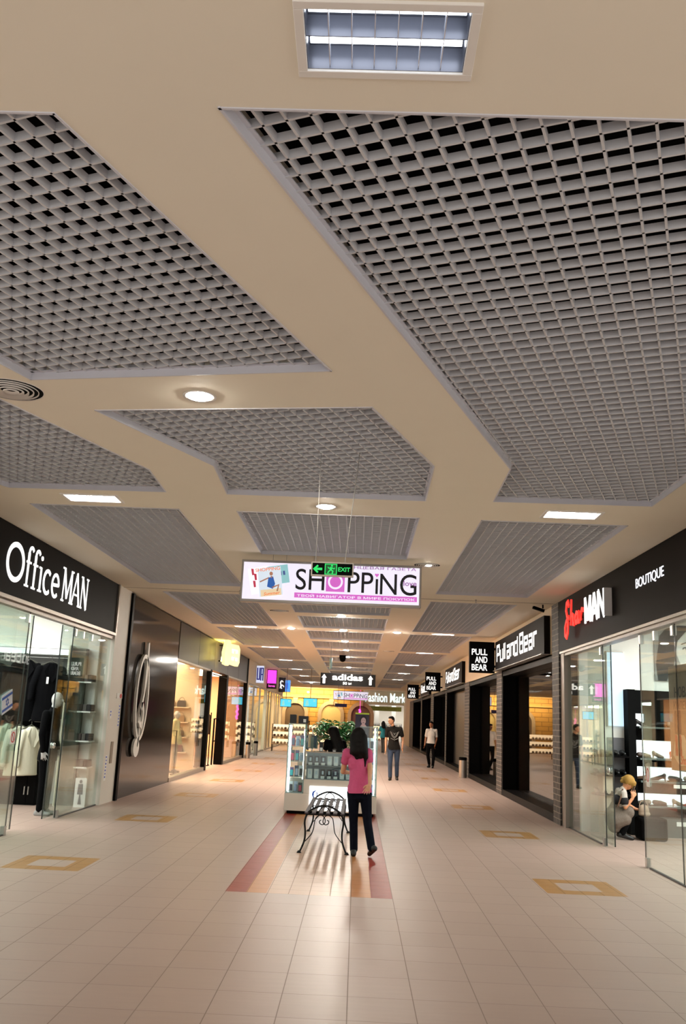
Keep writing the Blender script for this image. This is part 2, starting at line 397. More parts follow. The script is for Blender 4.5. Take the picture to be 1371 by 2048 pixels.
# sparse ducts up in the dark void
dm = MB()
for x in (-2.9, 2.4): dm.box(x-0.2, x+0.2, 2.0, 70, 4.75, 5.05)
struct('trim_duct', dm, mat('duct', '2a2828', 0.5))
tj = MB().box(XL, XR, 17.60, 17.612, ZC-0.004, ZC+0.002)
struct('trim_1', tj, mat('joint_dark', '5a5048', 0.8))

def clip(poly, o, d):      # parameters where the line o + t d is inside the polygon
    ts = []; n = len(poly)
    for i in range(n):
        a = Vector(poly[i]); e = Vector(poly[(i+1) % n]) - a; den = d.x*e.y - d.y*e.x
        if abs(den) < 1e-9: continue
        w = a - o; t = (w.x*e.y - w.y*e.x)/den; s = (w.x*d.y - w.y*d.x)/den
        if 0 <= s < 1: ts.append(t)
    ts.sort(); return [(ts[i], ts[i+1]) for i in range(0, len(ts)-1, 2)]
for poly, rotd, label in panels:
    cx = sum(p[0] for p in poly)/len(poly); cy = sum(p[1] for p in poly)/len(poly)
    t = thing('ceiling_grille', label, 'ceiling grille', (cx, cy, ZC), 'egg-crate ceiling grilles')
    a = ROT if rotd else 0.0
    du = Vector((sin(a), cos(a))); dv = Vector((cos(a), -sin(a)))
    far = cy > 32
    g = MB()
    for (dr, nr, step) in ((du, dv, 0.1085), (dv, du, 0.122 if rotd else 0.108)):
        lo = min(Vector(p).dot(nr) for p in poly); hi = max(Vector(p).dot(nr) for p in poly)
        if far: step *= 1.0
        k = math.ceil(lo/step)
        while k*step < hi:
            o = nr*(k*step)
            for t0, t1 in clip(poly, o, dr):
                if t1-t0 > 0.02: g.bar(o+dr*t0, o+dr*t1, 0.012, (ZC+0.045, ZC+0.089))
            k += 1
    obj('grid', g, GRID, t)
    e = MB(); n = len(poly); ccw = sum(poly[i][0]*poly[(i+1)%n][1]-poly[(i+1)%n][0]*poly[i][1] for i in range(n)) > 0
    for i in range(n):
        p = Vector(poly[i]); q = Vector(poly[(i+1) % n]); d = (q-p).normalized(); nn = Vector((-d.y, d.x))*(1 if ccw else -1)*0.012
        e.bar(p+nn*0.5, q+nn*0.5, 0.012, (ZC-0.006, ZC+0.062))
        e.bar(p+nn*1.5, q+nn*1.5, 0.03, (ZC+0.05, ZC+0.058))
    obj('edge_trim', e, LIP, t)

# ---- tube lamps
def tube_lamp(x, y, w, d, label, fins, detailed=True):
    t = thing('ceiling_lamp', label, 'ceiling lamp', (x, y, ZC), 'recessed tube lamps')
    f = MB()
    for (a0, a1, b0, b1) in ((-w-.035, w+.035, -d-.035, -d), (-w-.035, w+.035, d, d+.035), (-w-.035, -w, -d, d), (w, w+.035, -d, d)):
        f.box(x+a0, x+a1, y+b0, y+b1, ZC-0.012, ZC+0.004)
    obj('frame', f, WHT, t, bevel=0.003)
    rf = MB(); rf.box(x-w, x+w, y-d, y+d, ZC+0.10, ZC+0.104)
    for sx in (-1, 1): rf.box(x+sx*w-.002, x+sx*w+.002, y-d, y+d, ZC, ZC+0.1)
    for sy in (-1, 0, 1): 
        rf.box(x-w, x+w, y+sy*d-.002, y+sy*d+.002, ZC+(0.0 if sy else 0.012), ZC+0.1)
    obj('reflector', rf, mat('lamp_reflector', 'd2d4d8', 0.35, 0.3, var=0.02) if y > 5 else mat('big_lamp_reflector', '5a5c66', 0.3, 0.5, var=0.05), t)
    lv = MB()
    for k in range(1, fins+1):
        xx = x - w + 2*w*k/(fins+1); lv.box(xx-.0015, xx+.0015, y-d, y+d, ZC+0.010, ZC+0.058)
    obj('louvre', lv, mat('lamp_louvre', 'dfe4ee', 0.3, 0.5, var=0.02), t)
    for sy in (-1, 1):
        tb = MB().tube([(x-w+.01, y+sy*d*0.5, ZC+0.074), (x+w-.01, y+sy*d*0.5, ZC+0.074)], 0.0165 if y > 5 else 0.021, 12)
        obj('tube', tb, TUBE if y > 5 else TUBE_BIG, t, smooth=True)
tube_lamp(0.015, 2.76, 0.285, 0.15, 'large recessed tube lamp overhead, two glowing tubes, at the top of the view', 6)
names = {0: 'recessed tube lamp in the left ceiling above the suit shop sign', 1: 'recessed tube lamp in the right ceiling before the boutique sign'}
for k, (x, y) in enumerate(SIDE_L):
    side = 'left' if x < 0 else 'right'
    tube_lamp(x, y, 0.29, 0.15, names.get(k, f'small far recessed tube lamp by the {side}-hand grilles, {ordn[k//2-1]} row past the joint'), 7)

# ---- round downlights
def downlight(x, y, label, r=0.095):
    t = thing('downlight', label, 'downlight', (x, y, ZC), 'round downlights')
    obj('ring', MB().lathe([(r, ZC-0.002), (r+.03, ZC-0.010), (r+.032, ZC-0.002), (r, ZC+0.0)], (x, y, 0), 28, ends=False), WHT, t, smooth=True)
    obj('bulb', MB().lathe([(r*0.98, ZC-0.001), (r*0.9, ZC-0.012), (r*0.55, ZC-0.024), (0.004, ZC-0.028)], (x, y, 0), 28), SPOT if y < 12 else SPOT_FAR, t, smooth=True)
downlight(-1.28, 6.50, 'big bright round downlight at the left, beside the six-sided grille')
downlight(-0.44, 10.02, 'bright round downlight in the middle, between the exit sign grille and the next')
for k, y in enumerate((21.25, 24.67, 28.2, 31.75, 35.3, 42.4, 49.5)):
    downlight(-0.46, y, f'small round downlight on the hall centre line, {ordn[k]} beyond the hanging advert lightbox')
downlight(-1.87, 24.67, 'small round downlight in the left cross strip beyond the big advert lightbox')
downlight(1.0, 24.67, 'small round downlight in the right cross strip beyond the big advert lightbox')
downlight(1.0, 13.65, 'small round downlight at the right end of the big advert lightbox', 0.05)
downlight(-3.2, 63.0, 'far round downlight by the ochre stone wall, left'); downlight(-1.6, 63.5, 'far round downlight by the ochre stone wall, middle')

# ---- round air diffusers
def diffuser(x, y, r, label):
    t = thing('air_diffuser', label, 'air diffuser', (x, y, ZC), 'round air diffusers')
    rg = MB(); k = 0
    for i in range(6):
        rr = r*(1-i*0.15); z = ZC - 0.006 - 0.004*i
        rg.lathe([(rr, z+0.012), (rr, z), (rr-r*0.10, z+0.03), (rr-r*0.10, z+0.034)], (x, y, 0), 40, ends=False)
    obj('rings', rg, WHT, t, smooth=True)
    obj('core', MB().lathe([(r*0.98, ZC-0.0015), (0.003, ZC-0.001)], (x, y, 0), 40), BLACKM, t)
diffuser(-2.72, 6.50, 0.24, 'round slotted white air diffuser at the left, by the big near grille')
diffuser(0.98, 13.7, 0.20, 'round air diffuser right of the big advert lightbox')
diffuser(-1.85, 20.6, 0.22, 'round air diffuser in the left strip just past the big advert lightbox')
diffuser(1.0, 31.5, 0.2, 'round air diffuser far along the right cross strip')
# ---- sprinklers, dome camera, wall camera
for x, y, lb in ((-2.35, 17.45, 'little sprinkler head on the ceiling joint, left'), (2.2, 17.45, 'little sprinkler head on the ceiling joint, right')):
    t = thing('sprinkler', lb, 'sprinkler', (x, y, ZC), 'sprinkler heads')
    obj('stem', MB().lathe([(0.02, ZC), (0.02, ZC-0.012), (0.007, ZC-0.014), (0.007, ZC-0.06)], (x, y, 0), 10), STEEL, t)
    obj('plate', MB().lathe([(0.022, ZC-0.062), (0.022, ZC-0.058)], (x, y, 0), 12), STEEL, t)
t = thing('dome_camera', 'black dome camera under the middle ceiling grilles', 'camera', (-0.62, 34.6, ZC))
obj('mount', MB().lathe([(0.13, ZC+0.002), (0.13, ZC-0.10), (0.12, ZC-0.12)], (-0.62, 34.6, 0), 18), BLACK, t)
obj('dome', MB().lathe([(0.12, ZC-0.12), (0.10, ZC-0.2), (0.05, ZC-0.24), (0.004, ZC-0.25)], (-0.62, 34.6, 0), 18), BLACK, t, smooth=True)
t = thing('security_camera', 'small black security camera under the ceiling by the red boutique sign', 'camera', (3.5, 17.75, ZC))
obj('arm', MB().tube([(3.55, 17.8, ZC+.002), (3.55, 17.8, ZC-0.07)], 0.015), BLACK, t)
obj('body', MB().obox((3.47, 17.8, ZC-0.09), ((0.9,0.1,-.25),(0,1,0),(.25,0,.9)), (0.12, 0.035, 0.03)), BLACK, t)
obj('lens', MB().obox((3.36, 17.79, ZC-0.062), ((0.9,0.1,-.25),(0,1,0),(.25,0,.9)), (0.012, 0.027, 0.024)), BLACKM, t)

# ---- left wall run
wl = MB()
wl.box(-4.9, XL, 17.32, 18.30, 0, ZC)                      # pillar between the first two shops
struct('wall_left_pillar', wl, mat('pillar_paint', 'd9d2c8', 0.5, var=0.02))
wf = MB(); wf.box(-5.0, XL, 38.75, 57.5, 3.06, ZC); wf.box(-5.0, XL, 38.75, 39.3, 0, 3.06); wf.box(-5.0, XL, 47.4, 47.8, 0, 3.06); wf.box(-5.0, XL, 52.0, 52.3, 0, 3.06); wf.box(-5.0, XL, 57.2, 57.5, 0, 3.06)
struct('wall_left_far', wf, BEIGE)
struct('wall_left_office', MB().box(-9.0, -8.9, 6.5, 17.3, 0, 4.0).box(-9.0, -4.9, 17.22, 17.32, 0, 4.0), WHITEW)
struct('wall_left_boutique', MB().box(-8.6, -8.5, 18.3, 38.75, 0, 4.0).box(-8.6, -4.75, 18.3, 18.4, 0, 4.0).box(-8.6, -4.95, 38.65, 38.75, 0, 4.0), mat('peach_wall', 'e8b48a', 0.6, var=0.03))
struct('wall_left_shops', MB().box(-8.1, -8.0, 38.8, 57.5, 0, 4.0).box(-8.1, -5.0, 57.4, 57.5, 0, 4.0).box(-8.1, -4.95, 48.0, 48.1, 0, 4.0), mat('shop_wall', 'd9cdb8', 0.6))
struct('ceiling_office', MB().box(-9.0, -4.85, 6.5, 17.3, 3.62, 3.7), WHITEW)
struct('ceiling_boutique', MB().box(-8.6, -4.85, 18.3, 38.7, 3.3, 3.4), CREAM)
struct('ceiling_shops', MB().box(-8.1, -4.95, 38.8, 57.5, 3.1, 3.2), CREAM)
struct('wall_left_end', MB().box(-10.5, -10.4, 57.5, 75, 0, ZC).box(-10.4, -4.95, 57.5, 57.6, 0, ZC), BEIGE)
# ---- right wall run
struct('wall_right_boutique', MB().box(3.95, 8.2, 16.62, 16.72, 0, 4.0).box(8.2, 8.3, 6.5, 16.7, 0, 4.0), WHITEW)
struct('ceiling_right_boutique', MB().box(3.95, 8.2, 6.5, 16.6, 3.62, 3.7), WHITEW)
# brick piers between the shop windows
PIERS = [(17.35, 17.95), (24.25, 25.15), (31.35, 32.6), (39.3, 39.75), (46.0, 47.6), (54.2, 55.0), (62.5, 66.5)]
for k, (a, b) in enumerate(PIERS):
    struct(f'wall_right_pier.{k+1:03d}', MB().box(XR, 4.2, a, b, 0, 3.13 if k else ZC), BRICK)
struct('wall_right', MB().box(XR+0.02, 4.3, 17.95, 75, 3.10, ZC), BEIGE)
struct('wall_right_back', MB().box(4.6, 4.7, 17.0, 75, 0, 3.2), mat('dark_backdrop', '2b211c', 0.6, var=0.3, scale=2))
struct('wall_right_end', MB().box(XR, 4.6, 66.5, 75, 0, 3.1), BEIGE)
# ---- far end
struct('wall_end', MB().box(-10.5, 0.45, 75.0, 75.3, 0, ZC), YBRICK)
# ================================================================ SHOPFRONTS AND SIGNS
# ---- letter strokes
SQ = {'P': (0.5, [[(0,0),(0,1),(.5,1),(.5,.45),(0.05,.45)]]), 'u': (.45, [[(0,.7),(0,0),(.45,0),(.45,.7)]]), 'l': (.02, [[(0,1),(0,0)]]),
      'a': (.45, [[(0,.7),(.45,.7),(.45,0),(0,0),(0,.38),(.42,.38)]]), 'n': (.45, [[(0,0),(0,.7),(.45,.7),(.45,0)]]),
      'd': (.45, [[(.45,1),(.45,0),(0,0),(0,.7),(.42,.7)]]), 'B': (.5, [[(0,0),(0,1),(.5,1),(.5,0),(0.04,0)],[(0.04,.52),(.46,.52)]]),
      'e': (.45, [[(.45,0),(0,0),(0,.7),(.45,.7),(.45,.36),(0.04,.36)]]), 'r': (.38, [[(0,0),(0,.7),(.38,.7)]])}
def square_lettering(body, fr, u0, v0, width, h, d0, d1, w):
    adv = 0; items = []
    for ch in body:
        if ch == ' ': adv += 0.16; continue
        a, st = SQ[ch]; items.append((adv, st)); adv += a+0.22
    k = width/(adv-0.22); mb = MB()
    for x, st in items:
        for s in st: mb.stroke([(u0+(x+p[0])*k, v0+p[1]*h) for p in s], w, fr, d0, d1)
    return mb
# ---- left near shop: fascia board
t = thing('shop_sign', 'long black fascia sign with big white serif letters over the left glass shop', 'sign', (XL, 12.5, 3.1))
obj('board', MB().box(-4.95, XL, 7.0, 17.22, 3.13, 4.055), BLACKS, t)
obj('frame', MB().box(-4.95, XL+0.03, 17.22, 17.30, 3.08, 4.055).box(-4.95, XL+0.03, 7.0, 17.22, 3.08, 3.13), mat('bronze_frame', '8f8478', 0.35, 0.5), t)
fr = left_fr(XL, 11.60, 3.34)
m = MB(); D0, D1 = 0.0, 0.010
m.stroke(arc(.365, .25, .285, .235, 0, 360, 44)[:-1], .07, fr, D0, D1, closed=True)          # wide round O
def serif(u, v, s=.075): m.rect(fr, u-s, u+s, v-.014, v+.014, D0, D1)
for x in (.83, 1.10):
    m.stroke([(x, 0), (x, .46)]+arc(x+.085, .46, .085, .085, 180, 30, 7), .048, fr, D0, D1); serif(x, 0); m.rect(fr, x-.07, x+.11, .315, .345, D0, D1)
x = 1.36; m.stroke([(x, 0), (x, .34)], .055, fr, D0, D1); serif(x, 0); m.rect(fr, x-.08, x, .315, .345, D0, D1); m.poly(arc(x, .47, .042, .035, 0, 360, 12)[:-1], fr, D0, D1)
m.stroke(arc(1.66, .17, .155, .165, 48, 312, 16), .055, fr, D0, D1)
m.stroke([(1.89, .17), (2.17, .19)]+arc(2.03, .17, .15, .165, 10, 312, 20), .052, fr, D0, D1)
X0 = 2.40
m.stroke([(X0, 0), (X0+.02, .50)], .034, fr, D0, D1); m.stroke([(X0+.02, .50), (X0+.20, .05)], .062, fr, D0, D1); m.stroke([(X0+.20, .05), (X0+.38, .50)], .034, fr, D0, D1); m.stroke([(X0+.38, .50), (X0+.40, 0)], .062, fr, D0, D1)
for u, v in ((X0, 0), (X0-.01, .50), (X0+.40, 0), (X0+.41, .50)): serif(u, v, .06)
X0 = 2.87
m.stroke([(X0, 0), (X0+.19, .52)], .036, fr, D0, D1); m.stroke([(X0+.19, .52), (X0+.38, 0)], .064, fr, D0, D1); m.rect(fr, X0+.07, X0+.31, .15, .18, D0, D1); serif(X0, 0, .055); serif(X0+.38, 0, .065)
X0 = 3.36
m.stroke([(X0, 0), (X0, .50)], .034, fr, D0, D1); m.stroke([(X0, .50), (X0+.29, -.01)], .062, fr, D0, D1); m.stroke([(X0+.29, -.01), (X0+.29, .50)], .034, fr, D0, D1); serif(X0, 0, .055); serif(X0-.01, .50, .05); serif(X0+.29, .50, .06)
obj('lettering', m, WLET, t)
# ---- left near shop: glass front
def pane(x0, x1, y0, y1, z0, z1, parent=None, m_=None, name='pane'):
    return obj(name, MB().box(x0, x1, y0, y1, z0, z1), m_ or GLASS, parent)
w = struct('window_1', MB().box(-4.79, -4.68, 7.0, 17.3, 3.02, 3.08), ALU)
pane(-4.725, -4.713, 15.0, 17.28, 0.015, 3.02, w, name='window_pane')
pane(-4.725, -4.713, 8.0, 12.93, 0.015, 3.02, w, name='window_pane')
obj('window_rail', MB().box(-4.735, -4.703, 15.15, 17.3, 0, 0.018).box(-4.735, -4.703, 8.0, 12.93, 0, 0.018), mat('dark_rail', '2a2826', 0.4), w)
obj('window_edge', MB().box(-4.727, -4.711, 14.997, 15.003, 0.015, 3.02).box(-4.727, -4.711, 12.927, 12.933, 0.015, 3.02), GEDGE, w)
cl = MB()
for y, z in ((15.06, 0.06), (12.86, 0.06), (15.06, 2.93), (12.86, 2.93), (15.5, 2.93), (16.0, 2.93)): cl.box(-4.745, -4.69, y-.04, y+.04, z-.06, z+.06)
obj('window_clamp', cl, STEEL, w)
d = struct('door_1', MB().box(-4.82, -4.808, 14.7, 16.2, 0.02, 3.02), GLASS)
obj('door_edge', MB().box(-4.823, -4.805, 14.693, 14.70, 0.02, 3.02), GEDGE, d)
obj('door_handle', MB().ell((-4.795, 14.85, 1.12), (.022, .05, .05)).ell((-4.835, 14.85, 1.12), (.022, .05, .05)), mat('polished_steel', 'd0d0cc', 0.15, 0.9), d, smooth=True)
d = struct('door_2', MB().box(-4.82, -4.808, 11.4, 13.35, 0.02, 3.02), GLASS)
obj('door_edge', MB().box(-4.823, -4.805, 13.35, 13.356, 0.02, 3.02), GEDGE, d)
# stickers on that glass
t = thing('paper_flag', 'small white and blue paper flag with a six-pointed star on the left shop glass', 'flag', (-4.70, 12.45, 1.7))
F_ = Fr((-4.705, 12.28, 1.58), (0, cos(radians(17)), sin(radians(17))), (0, -sin(radians(17)), cos(radians(17))), (1, 0, 0))
obj('cloth', MB().rect(F_, 0, .36, 0, .26, 0, .003), mat('flag_white', 'cfd3dc', 0.7), t)
bl = MB(); 
for v in (.03, .195): bl.rect(F_, 0, .36, v, v+.035, .003, .005)
for a0 in (90, 270): bl.stroke([(.18+.055*cos(radians(a0+120*i)), .13+.055*sin(radians(a0+120*i))) for i in range(3)], .012, F_, .003, .005, closed=True)
obj('stripes_and_star', bl, mat('flag_blue', '2c55a8', 0.7), t)
t = thing('no_entry_sticker', 'white sticker with a red ring on the left shop glass', 'sticker', (-4.705, 12.8, 1.3))
fr = left_fr(-4.711, 12.70, 1.20)
obj('backing', MB().rect(fr, 0, .19, 0, .18, 0, .002), WHT, t)
rr = MB(); rr.stroke(arc(.095, .09, .065, .065, 0, 360, 20)[:-1], .016, fr, .002, .004, closed=True); rr.stroke([(.05, .135), (.14, .045)], .014, fr, .002, .004)
obj('ring', rr, mat('sign_red', 'c0262a', 0.5), t)

# ---- pillar notices
t = thing('alarm_point', 'small red and white alarm plate on the white pillar', 'alarm plate', (XL, 18.0, 1.9))
fr = left_fr(XL, 17.82, 1.93)
obj('plate', MB().rect(fr, 0, .42, 0, .10, 0, .012), WHT, t); obj('button', MB().poly(arc(.28, .05, .07, .042, 0, 360, 14)[:-1], fr, .012, .02), mat('sign_red2', 'c8342e', 0.5), t)
single('brown_plate', MB().rect(left_fr(XL, 17.74, .72), 0, .16, 0, .40, 0, .012), mat('brown_plate', '8a7a6a', 0.5), 'narrow brown plate low on the white pillar', 'plate')
bl = mat('print_blue', '4a5ac0', 0.6)
for i, (y, z, h, lb) in enumerate(((17.45, 1.55, .16, 'little blue notice high at the near edge of the white pillar'), (18.06, 1.40, .42, 'tall thin blue notice at the far edge of the white pillar'), (17.44, .42, .46, 'thin blue notice low on the white pillar'))):
    t = thing('notice', lb, 'notice', (XL, y, z)); fr = left_fr(XL, y, z)
    obj('paper', MB().rect(fr, 0, .14, 0, h, 0, .003), WHT, t); q = MB()
    for k in range(int(h/.06)): q.rect(fr, .03+.02*(k % 2), .10, h-.05-.06*k, h-.02-.06*k, .003, .005)
    obj('print', q, bl, t)

# ---- second left shop: dark gloss front
struct('wall_left_gloss', MB().box(-4.9, XL-0.01, 18.30, 23.62, 0.0, 4.02), GLOSSB)
struct('trim_2', MB().box(-4.9, XL+0.05, 18.26, 18.40, 0.0, 4.03), BLACK)
js = MB()
for y in (20.1, 21.9): js.box(XL-0.012, XL-0.006, y, y+.008, 0, 4.02)
struct('wall_left_fascia', MB().box(-4.9, XL, 23.62, 38.7, 3.07, 4.02), GREYST)
for k, y in enumerate((26.6, 29.6, 32.7, 35.7)):
    struct(f'trim_3.{k:03d}', MB().box(XL-0.01, XL+0.002, y, y+.02, 3.07, 4.02), BLACK)
w = struct('window_2', MB().box(-4.80, XL, 23.62, 29.0, 0.0, 0.10).box(-4.80, XL, 23.62, 29.0, 3.02, 3.07), ALU)
pane(-4.72, -4.70, 23.62, 28.95, .10, 3.02, w, name='window_pane')
struct('trim_4', MB().box(-4.9, XL+0.02, 28.95, 29.2, 0.0, 3.07).box(-4.9, XL+0.03, 38.55, 38.75, 0.0, 4.03), BLACK)
d = struct('door_3', MB().box(-4.93, XL+0.01, 32.62, 33.0, 0.0, 3.05), BLACK)
obj('door_rail', MB().tube([(-4.88, 31.9, 0.02), (-4.88, 31.9, 1.55), (-4.88, 32.6, 1.55)], .03, 8).tube([(-4.88, 31.9, .8), (-4.88, 32.6, .8)], .02, 8).tube([(-4.62, 29.3, 2.95), (-4.62, 32.6, 2.95)], .02, 8), BLACK, d)
w = struct('window_3', MB().box(-4.80, XL, 33.0, 38.6, 0.0, 0.10).box(-4.80, XL, 33.0, 38.6, 3.02, 3.07), ALU)
pane(-4.72, -4.70, 33.0, 38.55, .10, 3.02, w, name='window_pane')
# treble clef emblem standing off the dark panel
fr = left_fr(XL+0.02, 18.70, 0.80)
m = MB()
def P2(a): return [(1.02+x*.92, z) for x, z in a]
m.stroke([(1.02+.52*cos(radians(a)), 1.20+.86*sin(radians(a))) for a in range(-90, 270, 8)], .085, fr, 0, .05, closed=True)     # tall loop
m.poly(P2([(.16,2.35),(.26,2.38),(.34,1.9),(.30,1.55),(.16,1.15),(.02,.92),(-.06,1.02),(.10,1.3),(.14,1.7)]), fr, 0, .05)       # tapering top stem
m.stroke([(.98,.95),(.90,.80),(.86,.66)], .12, fr, 0, .05)
m.stroke([(1.06+.17*cos(radians(a))*(1-.0012*(a+60)), .80+.30*sin(radians(a))*(1-.0012*(a+60))) for a in range(-60, 330, 15)], .11, fr, 0, .05)   # inner curl
m.stroke([(1.02,.55),(.98,.36),(.90,.18)], .07, fr, 0, .05)
m.poly(arc(.84, .16, .25, .19, 0, 360, 24)[:-1], fr, 0, .05)                                                                      # foot ball
single('clef_emblem', m, mat('emblem_white', 'dcd8d0', 0.45), 'tall off-white clef shaped emblem on the dark gloss panel', 'emblem')
# yellow lit sign
t = thing('lit_sign', 'glowing pale yellow clef sign standing off the grey fascia over the left shop door', 'sign', (XL, 29.9, 3.3))
fr = Fr((XL+.12, 29.05, 3.28), (.28, .96, 0), (0, 0, 1), (.96, -.28, 0))
YEL = mat('yellow_lit', 'fff6c0', emit=.85, ecol=(1.0, .94, .46))
m = MB(); m.poly([(.35,.0),(.62,-.04),(.82,.10),(.86,.42),(.74,.70),(.55,.86),(.40,.66),(.28,.36)], fr, .05, .16)
m.stroke([(.8,.10),(1.35,.06),(1.42,.14),(1.42,.52),(1.34,.60),(.80,.60)], .15, fr, .05, .16); m.stroke([(.8,.33),(1.38,.33)], .12, fr, .05, .16)
obj('lit_face', m, YEL, t)
m = MB(); m.tube([fr.p(.55, .1, .05), fr.p(.50, .1, -.14)], .02); m.tube([fr.p(.55, .6, .05), fr.p(.50, .6, -.14)], .02); m.tube([fr.p(1.3, .33, .05), fr.p(1.3, .33, -.3)], .02)
obj('bracket', m, BLACK, t)
m = MB(); m.poly([(.36,.08),(1.36,.14),(1.36,.52),(.55,.74)], fr, .0, .02); obj('halo_lamp', m, mat('yellow_halo', 'ffe060', emit=22, ecol=(1, .80, .16)), t)

# ---- farther left shops: glass and box signs
for k, (a, b) in enumerate(((39.3, 47.4), (47.8, 52.0), (52.3, 57.2))):
    w = struct(f'window_{k+4}', MB().box(-4.78, -4.68, a, b, 0, .06).box(-4.78, -4.68, a, b, 3.0, 3.06), ALU)
    n = 3
    for i in range(n):
        y = a+(b-a)*i/n; pane(-4.74, -4.725, y, a+(b-a)*(i+1)/n-.02, .06, 3.0, w, name='window_pane')
        if i: obj('window_mullion', MB().box(-4.77, -4.69, y-.03, y+.03, .06, 3.0), ALU, w)
def box_sign(name, label, y0, w, z0, z1, face_m, side_m, extra=None, depth=0.22):
    t = thing(name, label, 'sign', (XL, y0, z0))
    obj('case', MB().box(XL, XL+w, y0, y0+depth, z0, z1), side_m, t, bevel=0.01)
    fr = front_fr(XL, y0, z0)
    obj('face', MB().rect(fr, .03, w-.02, .03, z1-z0-.03, 0, .012), face_m, t)
    return t, fr
t, fr = box_sign('box_sign', 'white box sign with dark blue upright letters, first past the dark shop', 41.8, .37, 3.14, 3.95, mat('sign_paleblue', 'dfe6ff', emit=.8, ecol=lin('cfd8f4')), WHT)
m = MB(); m.stroke([(.07,.70),(.07,.18),(.17,.18),(.17,.70)], .055, fr, .012, .03); m.stroke([(.23,.12),(.23,.68),(.32,.68),(.32,.12)], .05, fr, .012, .03); m.stroke([(.23,.40),(.32,.40)], .05, fr, .012, .03)
obj('lettering', m, mat('deep_blue', '1d1f7a', 0.5, emit=.35, ecol=lin('2a2c9a')), t)
t, fr = box_sign('box_sign', 'bright magenta box sign on the left shops', 47.0, .49, 3.08, 4.03, mat('magenta_lit', 'ff35d8', emit=1.5, ecol=lin('ff3fd6')), BLACK)
obj('band', MB().rect(fr, .03, .48, .03, .26, .012, .02), mat('magenta_dark', '3a1030', .5), t); text_mb('love', fr, .1, .08, .32, .14, .02, .03, .02); obj('lettering', text_mb('love', fr, .1, .08, .32, .12, .02, .03, .02), mat('magenta_text', 'ff5fd8', emit=1.0, ecol=lin('ff5fd8')), t)
t, fr = box_sign('box_sign', 'dark box sign with white swirls on the left shops', 54.2, .38, 3.12, 3.95, mat('navy_face', '2a3050', .4), BLACK)
m = MB(); m.stroke(arc(.17, .52, .08, .12, 20, 300, 12), .05, fr, .012, .03); m.stroke(arc(.22, .28, .08, .1, 0, 250, 10), .05, fr, .012, .03); m.stroke([(.08,.2),(.14,.65)], .03, fr, .012, .03)
obj('lettering', m, WLET, t)
t, fr = box_sign('box_sign', 'sky blue lit box sign, farthest on the left shops', 57.3, .46, 3.2, 3.95, mat('sky_lit', '4a9cff', emit=1.1, ecol=lin('4a96f5')), WHT)
m = MB(); m.rect(fr, .14, .32, .2, .55, .012, .02); obj('panel', m, mat('blue_lit', '2a6cf0', emit=1.0, ecol=lin('2f74ee')), t)

# ---- right near shop: fascia with red and white letters
t = thing('shop_sign', 'black fascia sign with red script, white block letters and the word BOUTIQUE', 'sign', (XR, 13, 3.1))
obj('board', MB().box(XR, 4.1, 6.0, 17.33, 3.12, ZC-.004), BLACKS, t)
obj('edge', MB().box(XR+.01, 4.1, 6.0, 17.33, 3.08, 3.12), ALU, t)
RED = mat('red_lit', 'ff2818', emit=.95, ecol=(1.0, .03, .02))
fr = right_fr(XR-.10, 16.46, 3.40)
A_ = .075; dd = (0, .018)
def script(paths, w):
    m = MB()
    for p in paths: m.stroke([(q[0]*.79, q[1]*.62) for q in p], w, fr, *dd)
    return m
S1 = [(.62,.66),(.54,.80),(.40,.76),(.34,.58),(.44,.40),(.52,.20),(.48,-.06),(.36,-.18),(.22,-.10),(.22,.10),(.36,.26),(.62,.36)]
obj('red_lettering', script([S1, [(.86,.82),(.78,.10)], [(.80,.22),(.92,.38),(1.02,.34),(1.02,.12),(1.12,.10)],
    [(1.48,.34),(1.32,.38),(1.20,.26),(1.26,.12),(1.40,.14),(1.50,.34),(1.49,.12),(1.60,.12)], [(1.68,.38),(1.70,.12)], [(1.69,.26),(1.80,.40),(1.98,.36)]], A_), RED, t)
m = MB()
def blk(u, st, h=.42):
    for q in st: m.stroke([(u+p[0]*.33, p[1]*h-.01) for p in q], .078, fr, *dd)
blk(1.64, [[(0,0),(0,1)],[(0,.98),(.5,.1)],[(.5,.1),(1,.98)],[(1,1),(1,0)]]); blk(2.05, [[(0,0),(.5,1)],[(.5,1),(1,0)],[(.2,.3),(.8,.3)]]); blk(2.46, [[(0,0),(0,1)],[(0,1),(1,0)],[(1,0),(1,1)]])
obj('white_lettering', m, WLET, t)
m = MB(); m.rect(fr, 2.79, 2.83, -.01, .41, -.10, .018); obj('letter_side', m, mat('letter_return', 'c8c8cc', .4), t)
m = MB()
for u in (.35, .62, 1.05, 1.5, 1.9, 2.3, 2.7): m.rect(fr, u-.01, u+.01, .15, .17, -.10, 0)
obj('standoff', m, BLACK, t)
m = text_mb('BOUTIQUE', right_fr(XR, 12.42, 3.60), 0, 0, 1.16, .155, 0, .006, 0.0)
obj('small_lettering', m, mat('cold_letter', 'ffffff', emit=1.0, ecol=(.92, .92, 1.0)), t)
